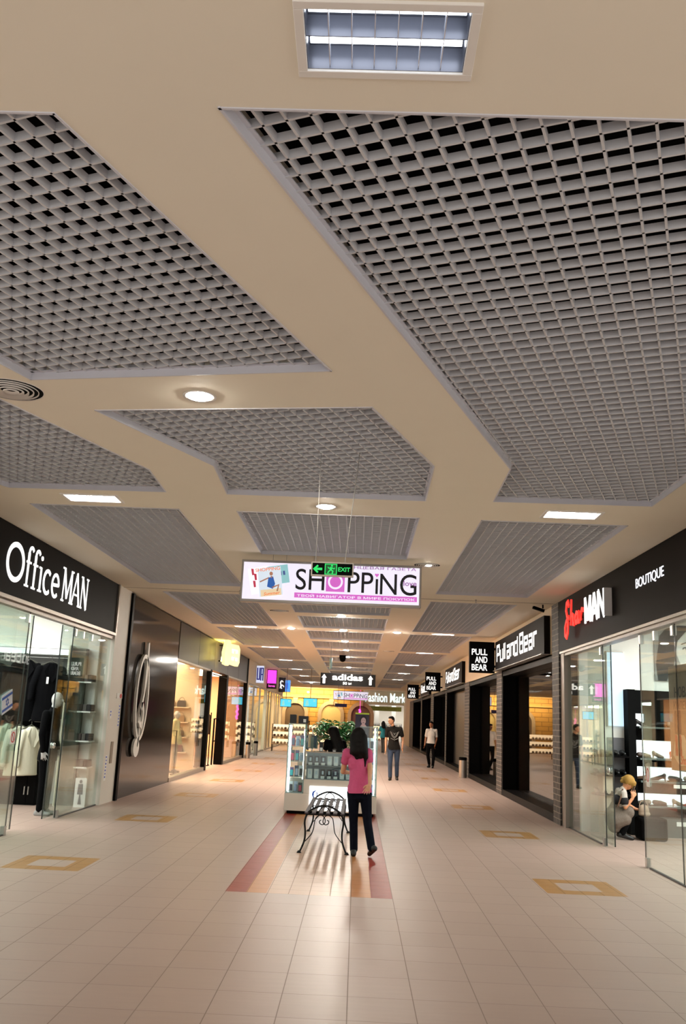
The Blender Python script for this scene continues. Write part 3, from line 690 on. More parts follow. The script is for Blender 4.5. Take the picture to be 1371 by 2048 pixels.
# ---- right near shop: glass front
w = struct('window_7', MB().box(3.79, 3.91, 6.0, 17.35, 3.03, 3.08).box(3.78, 3.92, 17.05, 17.35, 0, 3.08), mat('taupe_frame', '8a8078', 0.4, 0.3))
for a, b in ((14.6, 17.05), (11.25, 12.68), (7.0, 11.24)):
    pane(3.845, 3.857, a, b, .015, 3.03, w, name='window_pane'); obj('window_edge', MB().box(3.843, 3.859, a-.003, a+.003, .015, 3.03), GEDGE, w)
obj('window_edge', MB().box(3.843, 3.859, 12.677, 12.683, .015, 3.03), GEDGE, w)
obj('window_rail', MB().box(3.835, 3.867, 14.9, 17.05, 0, .018).box(3.835, 3.867, 7.0, 12.5, 0, .018), _M['dark_rail'], w)
cl = MB()
for y, z in ((14.68, .06), (12.6, .06), (14.68, 2.95), (12.6, 2.95), (12.0, 2.95), (11.3, 2.95)): cl.box(3.825, 3.877, y-.04, y+.04, z-.06, z+.06)
obj('window_clamp', cl, STEEL, w)
d = struct('door_4', MB().box(3.93, 3.942, 14.45, 15.9, .02, 3.03), GLASS)
obj('door_edge', MB().box(3.927, 3.945, 14.444, 14.451, .02, 3.03), GEDGE, d)
obj('door_handle', MB().ell((3.905, 14.62, 1.12), (.025, .05, .05)), _M['polished_steel'], d, smooth=True)
t = thing('glass_sticker', 'red and white do-not sticker on the right shop glass', 'sticker', (3.84, 12.5, 1.1))
fr = right_fr(3.842, 12.52, 1.02); obj('backing', MB().rect(fr, 0, .12, 0, .26, 0, .002), WHT, t)
rr = MB(); rr.stroke(arc(.06, .15, .042, .08, 0, 360, 16)[:-1], .014, fr, .002, .004, closed=True); obj('ring', rr, _M['sign_red'], t)
# shoe poster on the near glass
t = thing('poster', 'brown shoe poster with two pairs of shoes stuck inside the right shop glass', 'poster', (3.88, 11.2, 1.4))
fr = right_fr(3.875, 11.62, 1.28)
obj('sheet', MB().rect(fr, 0, .95, 0, 1.25, -.004, 0), mat('poster_brown', '8a7660', .6, var=.2, scale=3), t)
m = text_mb('НОВА', fr, .20, .86, .52, .13, 0, .002, .01); text_mb('КОЛЕКЦІЯ', fr, .16, .70, .74, .12, 0, .002, .008, mb=m)
obj('lettering', m, mat('ink_dark', '2a2420', .7), t)
def sole(mb, cx, cy, s, fr, d0, d1): mb.poly([(cx+s*x, cy+s*y) for x, y in ((-.05,-.15),(.05,-.15),(.06,-.05),(.04,.02),(.06,.12),(.03,.2),(-.03,.2),(-.06,.12),(-.045,.02),(-.06,-.05))], fr, d0, d1)
m = MB(); sole(m, .22, .55, .8, fr, 0, .004); sole(m, .36, .55, .8, fr, 0, .004); obj('dark_shoes', m, mat('ink_brown', '3c2c24', .7), t)
m = MB(); m.poly([(.08,.18),(.20,.42),(.48,.42),(.60,.30),(.80,.24),(.86,.1),(.3,.06)], fr, 0, .002); obj('pale_patch', m, mat('ink_pale', 'cfc6b6', .7), t)
m = MB(); sole(m, .22, .28, .7, fr, .002, .006); sole(m, .36, .28, .7, fr, .002, .006); obj('red_shoes', m, mat('ink_red', 'b0483a', .7), t)
obj('script', text_mb('Sharman', fr, .34, .08, .44, .10, .002, .004, .02, .3), _M['sign_red'], t)

# ---- long dark right-hand shop: windows between brick piers
JAMB = [(17.95, 24.25), (25.15, 31.35), (32.6, 39.3), (39.75, 46.0), (47.6, 54.2), (55.0, 62.5)]
for k, (a, b) in enumerate(JAMB):
    w = struct(f'window_{k+8}', MB().box(XR+.01, 4.16, a, b, 0, .15).box(XR+.02, 4.16, a, b, 2.98, 3.13).box(XR+.01, 4.16, b-.12, b, .15, 2.98).box(4.06, 4.16, a, a+.1, .15, 2.98), BLACK)
    if k != 2:
        pane(4.10, 4.115, a+.1, b-.12, .15, 2.98, w, GLASSD, 'window_pane')
        obj('window_mullion', MB().box(4.085, 4.13, (a+b)/2-.02, (a+b)/2+.02, .15, 2.98), BLACK, w) if k > 2 else None
    else:
        pane(4.10, 4.115, a+.1, a+2.2, .15, 2.98, w, GLASSD, 'window_pane')
        obj('window_panel', MB().box(4.07, 4.13, a+2.2, b-.12, .0, 2.98), mat('dark_door_panel', '1d1411', .4, var=.3), w)
def board(label, y0, y1, group=None):
    t = thing('shop_sign', label, 'sign', (XR, y0, 3.2), 'long fascia signs of the dark shop')
    obj('board', MB().box(XR-.10, XR+.02, y0, y1, 3.14, 3.90), mat('brown_signboard', '16110f', .5, var=.15, scale=3, spec=.03), t)
    obj('shelf', MB().box(XR-.16, XR+.02, y0, y1, 3.13, 3.145), STEEL, t)
    fr = right_fr(XR-.10, y1-.35, 3.36)
    obj('lettering', square_lettering('Pull and Bear', fr, 0, 0, (y1-y0)-1.1, .40, 0, .008, .075), WLET, t)
board('dark fascia sign with white square letters, nearest of three on the right', 18.2, 24.75)
board('dark fascia sign with white square letters, middle of three on the right', 32.7, 38.9)
board('dark fascia sign with white square letters, farthest of three on the right', 47.7, 54.0)
def blade(label, y, z0=3.09, z1=3.92):
    t = thing('blade_sign', label, 'sign', (3.35, y, z0), 'square blade signs of the dark shop')
    obj('case', MB().box(2.98, 3.66, y, y+.16, z0, z1), BLACK, t, bevel=.008)
    obj('bracket', MB().box(3.66, XR, y+.05, y+.11, z0+.15, z0+.21).box(3.66, XR, y+.05, y+.11, z1-.21, z1-.15), BLACK, t)
    fr = front_fr(2.98, y, z0); m = MB()
    text_mb('PULL', fr, .06, .47, .42, .165, 0, .02, .015, mb=m); text_mb('AND', fr, .15, .265, .33, .165, 0, .02, .015, mb=m); text_mb('BEAR', fr, .06, .06, .42, .165, 0, .02, .015, mb=m)
    obj('lettering', m, WLET, t)
blade('black square blade sign with white capitals, largest and nearest of three', 24.9)
blade('black square blade sign with white capitals, middle of three', 41.2)
blade('black square blade sign with white capitals, smallest and farthest of three', 55.8)

# ---- hanging signs
def wire(mb, x, y, z0, z1): mb.tube([(x, y, z0), (x, y, z1)], .003, 6)
def shopping(label, x0, x1, z0, z1, y, top, full=True):
    t = thing('lightbox_sign', label, 'sign', ((x0+x1)/2, y, z0), 'hanging advert lightboxes')
    obj('case', MB().box(x0, x1, y, y+.14, z0, z1), mat('lightbox_frame', '9a9590', .35, .6), t, bevel=.006)
    fr = front_fr(x0, y, z0); W_, H_ = x1-x0, z1-z0; k = W_/2.63
    FACE = mat('lightbox_face', 'f2eeff', emit=.70, ecol=lin('f2eeff'))
    obj('face', MB().rect(fr, .03*k, W_-.03*k, .04*k, H_-.035*k, 0, .006), FACE, t)
    BLK = mat('print_black', '15151c', .6); PNK = mat('print_pink', 'd070c8', emit=.75, ecol=lin('cc62c0'))
    Q = lambda u: .8*k+u*k
    m = text_mb('SH', fr, .80*k, .20*k, .42*k, .31*k, .006, .010, .002)
    text_mb('PP', fr, 1.56*k, .19*k, .37*k, .30*k, .006, .010, .002, mb=m); text_mb('ı', fr, 1.965*k, .18*k, .035*k, .22*k, .006, .010, .002, mb=m)
    text_mb('NG', fr, 2.03*k, .175*k, .53*k, .31*k, .006, .010, .002, mb=m)
    obj('lettering', m, BLK, t)
    m = MB(); m.rect(fr, 1.245*k, 1.515*k, .19*k, .47*k, .006, .009)
    m.rect(fr, .79*k, 2.57*k, .085*k, .158*k, .006, .009)
    m.poly([(1.98*k+.03*k*a, .455*k+.03*k*b) for a, b in ((0,-1),(1,.2),(.8,.8),(.3,.8),(0,.4),(-.3,.8),(-.8,.8),(-1,.2))], fr, .006, .009)
    obj('pink_print', m, PNK, t)
    m = MB(); m.stroke(arc(1.38*k, .335*k, .095*k, .095*k, 0, 360, 28)[:-1], .028*k, fr, .009, .012, closed=True)
    text_mb('ТВОЙ НАВИГАТОР В МИРЕ ПОКУПОК', fr, .83*k, .098*k, 1.71*k, .045*k, .009, .012, .012, mb=m)
    obj('white_print', m, FACE, t)
    m = text_mb('ГЛЯНЦЕВАЯ ГАЗЕТА', fr, 1.42*k, .53*k, 1.13*k, .05*k, .006, .009, .004); text_mb('love', fr, 2.37*k, .315*k, .19*k, .075*k, .006, .012, .008, mb=m)
    obj('violet_print', m, mat('print_violet', 'b070c0', emit=.38, ecol=lin('a858b4')), t)
    # magazine pages printed at the left
    def page(u, v, w, h, ang, d): a = radians(ang); return Fr(fr.p(u*k, v*k, d), (cos(a), 0, sin(a)), (-sin(a), 0, cos(a)), (0, -1, 0))
    def lit(n, c, e=.8): return mat(n, c, emit=e, ecol=lin(c))
    pa = page(.17, .10, 0, 0, 12, .006); obj('page', MB().rect(pa, 0, .30*k, 0, .38*k, 0, .002), lit('page_white', 'efeaf4', .9), t)
    pb = page(.42, .25, 0, 0, 10, .008); obj('page', MB().rect(pb, 0, .30*k, 0, .27*k, 0, .002), lit('page_teal', '8fc4c8', .7), t)
    pc = page(.29, .07, 0, 0, 8, .011); obj('page', MB().rect(pc, 0, .34*k, 0, .42*k, 0, .002), lit('page_sand', 'c9d4e0', .85), t)
    m = MB(); m.rect(pc, .02*k, .32*k, .0, .10*k, .002, .003); obj('beach', m, lit('beach', 'd9c4a0', .8), t)
    m = MB(); m.poly([(.15*k,.27*k),(.22*k,.28*k),(.24*k,.17*k),(.20*k,.10*k),(.12*k,.14*k)], pc, .002, .004); obj('blue_dress', m, lit('dress_blue', '2f62b0', .6), t)
    m = MB(); m.poly(arc(.195*k, .325*k, .025*k, .03*k, 0, 360, 12)[:-1], pc, .002, .004); m.stroke([(.16*k,.27*k),(.02*k,.22*k)], .018*k, pc, .002, .004); m.stroke([(.19*k,.12*k),(.29*k,.15*k),(.26*k,.06*k)], .022*k, pc, .002, .004); m.stroke([(.195*k,.29*k),(.195*k,.26*k)], .02*k, pc, .002, .004)
    obj('sitting_figure', m, lit('print_skin', 'b07c60', .6), t)
    m = text_mb('SHOPPING', pc, -.03*k, .37*k, .36*k, .05*k, .003, .005, .01); text_mb('Summer', pc, .06*k, .015*k, .24*k, .045*k, .003, .005, .015, .3, mb=m)
    obj('orange_print', m, lit('print_orange', 'e07a3a', .8), t)
    m = MB()
    for i, (u, v) in enumerate(((.05, .28), (.05, .1), (.08, .2))): m.poly([(u*k, v*k), ((u+.03)*k, v*k), ((u+.035)*k, (v+.09)*k), (u*k, (v+.1)*k)], pa, .002, .004)
    obj('red_clothes', m, lit('print_red', 'c03a50', .6), t)
    m = MB()
    for i in range(3): m.stroke([((.16+.045*i)*k, .27*k), ((.16+.045*i)*k, .33*k)], .022*k, pa, .002, .004)
    for i in range(3): m.rect(pb, (.12+.05*i)*k, (.15+.05*i)*k, .12*k, .18*k, .002, .004)
    obj('blue_clothes', m, lit('print_navy', '4a5a98', .6), t)
    m = MB()
    for u in ([.16, .33, .75, .9] if not full else [.17, .245, .40, .66]): wire(m, x0+W_*u, y+.07, z1, top)
    obj('wire', m, STEEL, t)
shopping('big hanging pink and white advert lightbox behind the green exit sign', -1.775, .868, 3.335, 3.955, 13.2, ZC)
shopping('second hanging pink and white advert lightbox, small at the hall end', -1.85, .78, 3.13, 3.80, 69.8, ZC, False)
# exit sign
t = thing('exit_sign', 'small green and black EXIT sign hanging before the big advert lightbox', 'sign', (-.27, 8.03, 2.96))
XA, XB, ZA, ZB, YY = -.459, -.079, 2.957, 3.085, 8.03
obj('case', MB().box(XA, XB, YY, YY+.045, ZA, ZB), mat('exit_frame', 'c8c0b4', .4), t, bevel=.004)
fr = front_fr(XA, YY, ZA)
obj('panel', MB().rect(fr, .012, .368, .012, .116, 0, .002), mat('exit_black', '040d07', .5, spec=.06), t)
m = MB(); m.stroke([(.10,.062),(.03,.062)], .022, fr, .002, .004); m.stroke([(.062,.094),(.028,.062),(.062,.030)], .016, fr, .002, .004)
text_mb('EXIT', fr, .242, .045, .108, .038, .002, .004, .02, mb=m)
m.rect(fr, .122, .232, .014, .022, .002, .004); m.rect(fr, .122, .130, .014, .112, .002, .004); m.rect(fr, .224, .232, .014, .112, .002, .004); m.rect(fr, .122, .232, .104, .112, .002, .004)
m.poly(arc(.186, .094, .009, .009, 0, 360, 12)[:-1], fr, .004, .007); m.stroke([(.182,.082),(.176,.056)], .020, fr, .004, .007)
m.stroke([(.176,.056),(.160,.044),(.150,.026)], .011, fr, .004, .007); m.stroke([(.178,.056),(.196,.046),(.190,.022)], .011, fr, .004, .007); m.stroke([(.180,.078),(.160,.070),(.150,.082)], .008, fr, .004, .007); m.stroke([(.184,.078),(.204,.066),(.212,.076)], .008, fr, .004, .007)
obj('green_print', m, mat('exit_green', '20d060', emit=.75, ecol=lin('2ad068')), t)
m = MB(); m.rect(fr, .130, .224, .022, .104, .002, .0035); obj('doorway', m, mat('exit_deep', '0c5a2a', emit=.25, ecol=lin('0c6a30')), t)
m = MB(); m.tube([(-.06, YY+.02, ZC+.09), (-.16, YY+.02, ZB)], .004); wire(m, -.42, YY+.02, ZB, ZC+.09); obj('hanger', m, STEEL, t)
# adidas direction sign
t = thing('direction_sign', 'black hanging direction sign with two white upward arrows', 'sign', (-.4, 36, 3.0))
obj('case', MB().box(-1.478, .667, 36, 36.15, 2.99, 3.455), mat('sign_charcoal', '191818', .55, spec=.08), t, bevel=.006)
fr = front_fr(-1.478, 36, 2.99)
def arrow(m, u): m.poly([(u-.05,.06),(u+.05,.06),(u+.05,.28),(u+.10,.28),(u,.42),(u-.10,.28),(u-.05,.28)], fr, 0, .01)
m = MB(); arrow(m, .14); arrow(m, 1.95); obj('arrows', m, WLET, t)
m = text_mb('adidas', fr, .46, .20, 1.19, .24, 0, .012, .025); obj('lettering', m, WLET, t); obj('distance_lettering', text_mb('50 м', fr, .88, .04, .33, .10, 0, .012, .02), WLET, t)
m = MB(); [wire(m, x, 36.07, 3.455, ZC) for x in (-1.2, .4)]; obj('wire', m, STEEL, t)
# a thin pipe hanging in the middle
single('hanging_tube', MB().tube([(-.95, 31.0, 3.35), (-.95, 31.0, 3.7)], .05, 10).tube([(-.95, 31.0, 3.7), (-.95, 31.0, ZC+.06)], .006, 6), mat('tube_teal', '7a9aa0', .4), 'thin grey-green tube hanging under the middle grilles', 'tube', smooth=True)
# ================================================================ FAR END
# arches in the ochre stone wall
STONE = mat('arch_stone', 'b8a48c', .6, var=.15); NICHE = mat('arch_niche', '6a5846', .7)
def arch(cx, label, inner, w=.78, z=2.05):
    t = thing('stone_arch', label, 'arch', (cx, 74.98, 0), 'stone arches in the ochre wall')
    fr = front_fr(cx, 74.98, 0)
    o = [(-w-.28, 0), (-w-.28, z)] + arc(0, z, w+.28, w+.28, 180, 0, 18)[1:] + [(w+.28, 0)]
    i = [(w, 0), (w, z)] + arc(0, z, w, w, 0, 180, 18)[1:] + [(-w, 0)]
    m = MB(); n = len(o); ii = list(reversed(i))
    m.stroke([((a[0]+b[0])/2, (a[1]+b[1])/2) for a, b in zip(o, ii)], .28, fr, 0, .14); obj('surround', m, STONE, t)
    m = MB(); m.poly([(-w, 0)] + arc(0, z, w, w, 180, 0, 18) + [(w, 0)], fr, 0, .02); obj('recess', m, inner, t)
    k = MB(); k.poly([(-.14, z+w-.02), (.14, z+w-.02), (.2, z+w+.42), (-.2, z+w+.42)], fr, .1, .24); obj('keystone', k, STONE, t)
    return t
arch(-5.0, 'left stone arch in the ochre wall, dark inside', NICHE)
arch(-2.1, 'middle stone arch in the ochre wall, pale yellow inside', mat('arch_pale', 'd8c48a', .6))
arch(.3, 'right stone arch in the ochre wall, behind the kiosk poster', NICHE)
struct('trim_cornice', MB().box(-10.4, .45, 74.86, 75.0, 3.28, 3.42), mat('cornice', 'd2ac66', .6))
t = thing('wall_uplight', 'small lamp glowing on the ochre wall top', 'lamp', (-4.0, 74.6, 3.75))
obj('bracket', MB().box(-4.05, -3.95, 74.6, 75, 3.72, 3.76), BLACK, t); obj('bulb', MB().ell((-4.0, 74.55, 3.72), (.09, .09, .07)), mat('bulb_warm', 'fff', emit=30, ecol=(1, .75, .4)) if False else mat('bulb_warm', 'ffffff', emit=40, ecol=(1, .72, .35)), t, smooth=True)
bulb = bpy.data.lights.new('end_wall_light', 'AREA'); bulb.energy = 260; bulb.color = (1, .74, .38); bulb.size = 6; bulb.size_y = .3; bulb.shape = 'RECTANGLE'  # bare area light aimed at the ochre wall, no fixture around it
lo = bpy.data.objects.new('end_wall_light', bulb); COL.objects.link(lo); lo.location = (-4.5, 73.6, 3.9); lo.rotation_euler = (radians(55), 0, 0)
# magenta neon strip
single('neon_sign', MB().stroke([(0,0),(.08,.2),(-.02,.4),(.08,.6),(-.02,.8),(.06,1.0),(0,1.2)], .16, front_fr(.17, 74.5, 1.35), 0, .05).tube([(.22, 74.48, 2.5), (.22, 74.48, ZC)], .012, 6), mat('neon_pink', 'ff4fc0', emit=2.2, ecol=lin('ff3fb8')), 'wavy pink neon strip hanging before the right stone arch', 'neon sign')
# fashion store at the far right end
struct('wall_end_store', MB().box(.45, 4.6, 75.0, 75.3, 2.95, ZC).box(.45, .78, 75.0, 75.3, 0, 2.95).box(.40, 9.3, 82.0, 82.2, 0, 3.2).box(.3, .42, 75.3, 82, 0, 3.2).box(4.6, 9.3, 75, 75.2, 0, ZC), mat('store_white', 'dedcd2', .5))
struct('ceiling_store', MB().box(.4, 9.3, 75.3, 82, 3.1, 3.2), WHITEW)
t = thing('shop_sign', 'white end-wall shop sign with big glowing aqua letters', 'sign', (2.3, 75, 3.1))
fr = front_fr(.5, 75.0, 3.0)
obj('board', MB().rect(fr, 0, 4.0, 0, 1.02, 0, .08), mat('sign_ivory', 'd8dcd4', .5), t)
obj('lettering', text_mb('Fashion Market', fr, .12, .18, 3.7, .72, .08, .1, .012), mat('aqua_lit', 'ffffff', emit=1.15, ecol=(.80, 1.0, .97)), t)
def store_lamp(x0, x1, y0, y1, z, m_, label, g=None):
    t = thing('shop_light', label, 'shop light', ((x0+x1)/2, (y0+y1)/2, z), g)
    obj('housing', MB().box(x0-.03, x1+.03, y0-.03, y1+.03, z+.02, z+.05), WHT, t); obj('diffuser', MB().box(x0, x1, y0, y1, z, z+.02), m_, t)
store_lamp(1, 7, 76.5, 80.5, 3.03, mat('store_light', 'ffffff', emit=2.6, ecol=(1, .98, .94)), 'bright ceiling light inside the end-wall store')
for i, (x, c) in enumerate(((1.5, 'ffffff'), (2.9, 'e8e8e8'))):
    struct(f'pillar_store.{i+1:03d}', MB().box(x, x+.35, 78.4, 78.7, 0, 3.1), WHITEW)
def rack(x0, x1, y, z, label, cols, seed):
    rnd = random.Random(seed)
    t = thing('clothes_rack', label, 'clothes rack', ((x0+x1)/2, y, 0), 'clothes racks')
    m = MB(); m.tube([(x0, y, .02), (x0, y, z), (x1, y, z), (x1, y, .02)], .018, 8); m.tube([(x0, y-.25, .02), (x0, y+.25, .02)], .018, 8); m.tube([(x1, y-.25, .02), (x1, y+.25, .02)], .018, 8)
    obj('frame', m, BLACK, t)
    n = int((x1-x0)/.09)
    for k in range(n):
        x = x0+.06+(x1-x0-.12)*k/max(1, n-1); h = rnd.uniform(.65, .95)
        g = MB(); rings = []
        for f, wd, th in ((1, .05, .015), (.95, .2, .03), (.6, .19, .035), (0, .22, .03)):
            rings.append([(x+th*cos(a), y+wd*sin(a), z-.06-h*(1-f)) for a in [2*pi*i/10 for i in range(10)]])
        g.ring_loft(rings); c = rnd.choice(cols)
        obj('garment', g, mat('cloth_'+c, c, .85, spec=.15), t, smooth=True)
rack(1.0, 1.9, 77.2, 1.5, 'rack of dark clothes at the left of the end-wall store', ['2a2a30', '4a3a34', '8a8078', '1a1a1c'], 1)
rack(2.4, 3.7, 77.0, 1.5, 'rack of mixed clothes at the right of the end-wall store', ['2a2a30', '9a4a40', 'c0b8a8', '1a1a1c', '556070'], 2)
single('leafy_banner', MB().box(1.0, 3.6, 76.0, 76.05, 2.5, 2.85), mat('leaf_print', '8a9448', .7, var=.5, scale=9), 'green leafy printed strip above the end-wall store entrance', 'banner')
# hanging tv screens
def tv(x0, x1, z0, z1, y, label):
    t = thing('tv_screen', label, 'television', ((x0+x1)/2, y, z0), 'hanging television screens')
    obj('case', MB().box(x0, x1, y, y+.07, z0, z1), BLACK, t, bevel=.01)
    fr = front_fr(x0, y, z0); w, h = x1-x0, z1-z0
    m = MB(); m.rect(fr, .03*w, .97*w, .06*h, .94*h, 0, .006); obj('picture', m, mat('screen_cyan', '48c8f0', emit=.9, ecol=lin('4fc4ee')), t)
    m = MB(); m.poly([(.15*w,.15*h),(.4*w,.2*h),(.35*w,.8*h),(.2*w,.7*h)], fr, .006, .009); m.poly([(.72*w,.6*h),(.85*w,.6*h),(.85*w,.85*h),(.72*w,.85*h)], fr, .006, .009)
    obj('picture_shapes', m, mat('screen_teal', '8ad0c8', emit=.7, ecol=lin('8fd8d0')), t)
    m = MB(); m.tube([((x0+x1)/2, y+.035, z1), ((x0+x1)/2, y+.035, ZC)], .018, 6); obj('pole', m, ALU, t)
tv(-2.63, -1.95, 2.21, 2.65, 45, 'hanging television with a blue picture, before the ochre wall')
tv(-3.78, -3.23, 2.18, 2.58, 45.4, 'hanging television with a blue picture, nearest the left shops')
single('direction_plate', MB().box(-1.5, -.7, 62, 62.04, 2.5, 2.72).tube([(-1.3, 62.02, 2.72), (-1.3, 62.02, ZC)], .01, 6).tube([(-.9, 62.02, 2.72), (-.9, 62.02, ZC)], .01, 6), mat('plate_violet', '3a3280', .5), 'violet direction plate hanging right of the television', 'sign')
# bakery style display stands glowing warm
WSH = mat('warm_shelf_lit', 'ffd0a0', emit=1.3, ecol=(1, .72, .42))
def stand(x, y, w, label, seed, z=1.35):
    rnd = random.Random(seed)
    t = thing('display_stand', label, 'display stand', (x, y, 0), 'glowing display stands in the hall')
    f = MB()
    for sx in (-1, 1):
        for sy in (-1, 1): f.tube([(x+sx*w/2, y+sy*.25, 0), (x+sx*w/2, y+sy*.25, z)], .02, 6)
    obj('frame', f, BLACK, t)
    for k in range(3):
        zz = .35+.36*k; obj('shelf', MB().box(x-w/2, x+w/2, y-.27, y+.27, zz, zz+.03), mat('shelf_wood', 'a07850', .5), t)
        obj('light_strip', MB().box(x-w/2, x+w/2, y+.22, y+.26, zz+.05, zz+.26), WSH, t)
        for i in range(int(w/.18)):
            m = MB().ell((x-w/2+.1+i*.18, y-.05, zz+.085), (.075, .09, .06), n=10, m=6); obj('item', m, mat('item_%d' % rnd.randrange(3), rnd.choice(['6a4a3a', '2a2a2c', 'c0a080']), .6), t, smooth=True)
stand(-3.75, 47.5, 1.0, 'warm lit display stand with shelves by the left shops', 3)
stand(-3.2, 52.5, .9, 'farther warm lit display stand by the left shops', 4)
stand(-1.75, 50.0, 1.6, 'warm lit display stand seen through the left glass tower of the kiosk', 5, 1.55)
stand(1.75, 66.0, 1.2, 'warm lit display stand before the end-wall store', 6)

# ================================================================ LEFT OFFICE SHOP
store_lamp(-8.2, -5.6, 9.0, 16.2, 3.56, SHOPL, 'ceiling light panel inside the left suit shop', 'shop ceiling lights')
def downl(x, y, z, lb):
    t = thing('shop_spot', lb, 'downlight', (x, y, z), 'small downlights in shop ceilings')
    obj('ring', MB().lathe([(.07, z-.002), (.09, z-.01), (.092, z)], (x, y, 0), 20, ends=False), WHT, t); obj('bulb', MB().lathe([(.07, z-.003), (.01, z-.012)], (x, y, 0), 20), mat('shop_bulb', 'ffffff', emit=25, ecol=(1, .95, .88)), t)
for i, (x, y) in enumerate(((-5.15, 13.2), (-5.1, 15.9), (-4.98, 16.9))): downl(x, y, 3.62, f'small round spot in the suit shop ceiling, {ordn[i]} from the near end')
t = thing('wardrobe_unit', 'black open wardrobe with a lit white header against the suit shop wall', 'wardrobe', (-6.0, 17.0, 0))
obj('header', MB().box(-7.6, -5.33, 16.85, 17.2, 2.77, 2.84), WHT, t); obj('header_light', MB().box(-7.6, -5.33, 16.84, 16.86, 2.66, 2.76), mat('header_lit', 'ffffff', emit=1.1, ecol=(.92, 1, .96)), t)
obj('back_panel', MB().box(-7.6, -5.33, 17.14, 17.2, 1.5, 2.66), mat('grey_panel', '5e5c58', .6), t)
obj('lower_panel', MB().box(-7.6, -5.6, 17.12, 17.2, .5, 1.5), BLACKM, t)
obj('post', MB().box(-5.345, -5.32, 16.82, 16.87, 0, 2.84), mat('pale_post', 'c8c4b0', .5), t); obj('side_panel', MB().box(-5.33, -5.08, 17.0, 17.2, 0.0, 2.8), mat('olive_panel', '4a4a40', .5), t)
obj('rail', MB().tube([(-7.6, 16.95, 2.60), (-5.34, 16.95, 2.60)], .014).tube([(-6.6, 16.8, 1.46), (-5.7, 16.8, 1.45)], .012), STEEL, t)
obj('cabinet', MB().box(-6.5, -5.66, 16.8, 17.2, 0, .52), BLACKM, t); d1 = obj('door', MB().box(-6.1, -5.83, 16.785, 16.80, .03, .5), BLACK, t); d2 = obj('door', MB().box(-5.82, -5.67, 16.785, 16.80, .03, .5), BLACK, t)
obj('handle', MB().tube([(-5.86, 16.77, .18), (-5.86, 16.77, .32)], .012), STEEL, d1); obj('handle', MB().tube([(-5.79, 16.77, .18), (-5.79, 16.77, .32)], .012), STEEL, d2)
def jacket(name, label, x, y, ztop, L, wd, m_, group, ang=0, extras=None):
    t = thing(name, label, 'jacket', (x, y, ztop), group)
    c, s = cos(ang), sin(ang)
    def R(u, v, z): return (x+u*c-v*s, y+u*s+v*c, z)
    m = MB(); rings = []
    for f, w, d in ((0, .255, .10), (.35, .215, .095), (.6, .225, .10), (.82, .225, .10), (.92, .17, .085), (1, .075, .06)):
        rings.append([R(wd*w*cos(a), d*sin(a), ztop-L*(1-f)) for a in [2*pi*i/18 for i in range(18)]])
    m.ring_loft(rings)
    for sg in (-1, 1):
        m.capsule(R(sg*wd*.19, 0, ztop-.12), R(sg*wd*.285, -.03, ztop-.42), .075, .062); m.capsule(R(sg*wd*.285, -.03, ztop-.42), R(sg*wd*.30, -.07, ztop-.66), .062, .05)
    b = blob('body', m, m_, t, .014, 3)
    lp = MB()
    for sg in (-1, 1): lp.add([R(sg*.045, -.07, ztop-.015), R(sg*.13, -.115, ztop-.17), R(sg*.03, -.112, ztop-.36), R(sg*.005, -.108, ztop-.34)], [(0, 1, 2, 3)]); lp.add([R(sg*.045, -.066, ztop-.015), R(sg*.13, -.109, ztop-.17), R(sg*.03, -.106, ztop-.36), R(sg*.005, -.102, ztop-.34)], [(3, 2, 1, 0)])
    obj('lapel', lp, m_, t)
    hg = MB(); hg.tube([R(-.2, 0, ztop-.06), R(0, 0, ztop+.03), R(.2, 0, ztop-.06)], .012, 6); hg.tube([R(0, 0, ztop+.03), R(0, 0, ztop+.09)]+[R(.03*cos(a)-.03, 0, ztop+.09+.03*sin(a)) for a in [pi*i/6 for i in range(7)]], .005, 6)
    obj('hanger', hg, _M['olive_panel'], t)
    return t, R
DARKC = mat('dark_wool', '08080a', .95, var=.3, scale=30, spec=.08); DARK2 = mat('dark_wool_grey', '0f1013', .95, var=.3, scale=30, spec=.08)
t, R = jacket('coat', 'long black coat on the wardrobe rail, white tag on its chest', -5.60, 16.72, 2.50, 1.05, 1.05, DARKC, 'dark coats on the wardrobe rail', .45)
obj('price_tag', MB().box(-5.62, -5.58, 16.58, 16.585, 2.12, 2.24), WHT, t)
jacket('coat', 'long black coat on the wardrobe rail, left of the tagged one', -6.06, 16.74, 2.54, 1.1, 1.05, DARKC, 'dark coats on the wardrobe rail', .35)
jacket('coat', 'charcoal coat on the wardrobe rail behind the paper flag', -6.58, 16.74, 2.46, 1.05, 1.05, DARK2, 'dark coats on the wardrobe rail', .3)
CRM = mat('cream_cloth', 'd4cfb8', .8, var=.06, scale=30)
jacket('jacket', 'pale greenish jacket on the lower rail, leftmost of three', -6.26, 16.72, 1.40, .80, .80, mat('sage_cloth', 'b9bfa9', .8), 'light jackets on the lower rail', .9)
jacket('jacket', 'cream jacket on the lower rail, middle of three', -6.03, 16.66, 1.36, .86, .85, mat('ivory_cloth', 'cfcab6', .8), 'light jackets on the lower rail', .75)
t, R = jacket('jacket', 'cream jacket with tan elbow patch on the lower rail, rightmost of three', -5.80, 16.60, 1.36, .84, .85, CRM, 'light jackets on the lower rail', .95)
obj('elbow_patch', MB().ell(R(.24, -.10, .93), (.035, .03, .075), n=12, m=8), mat('tan_patch', 'a07a3c', .8), t, smooth=True)
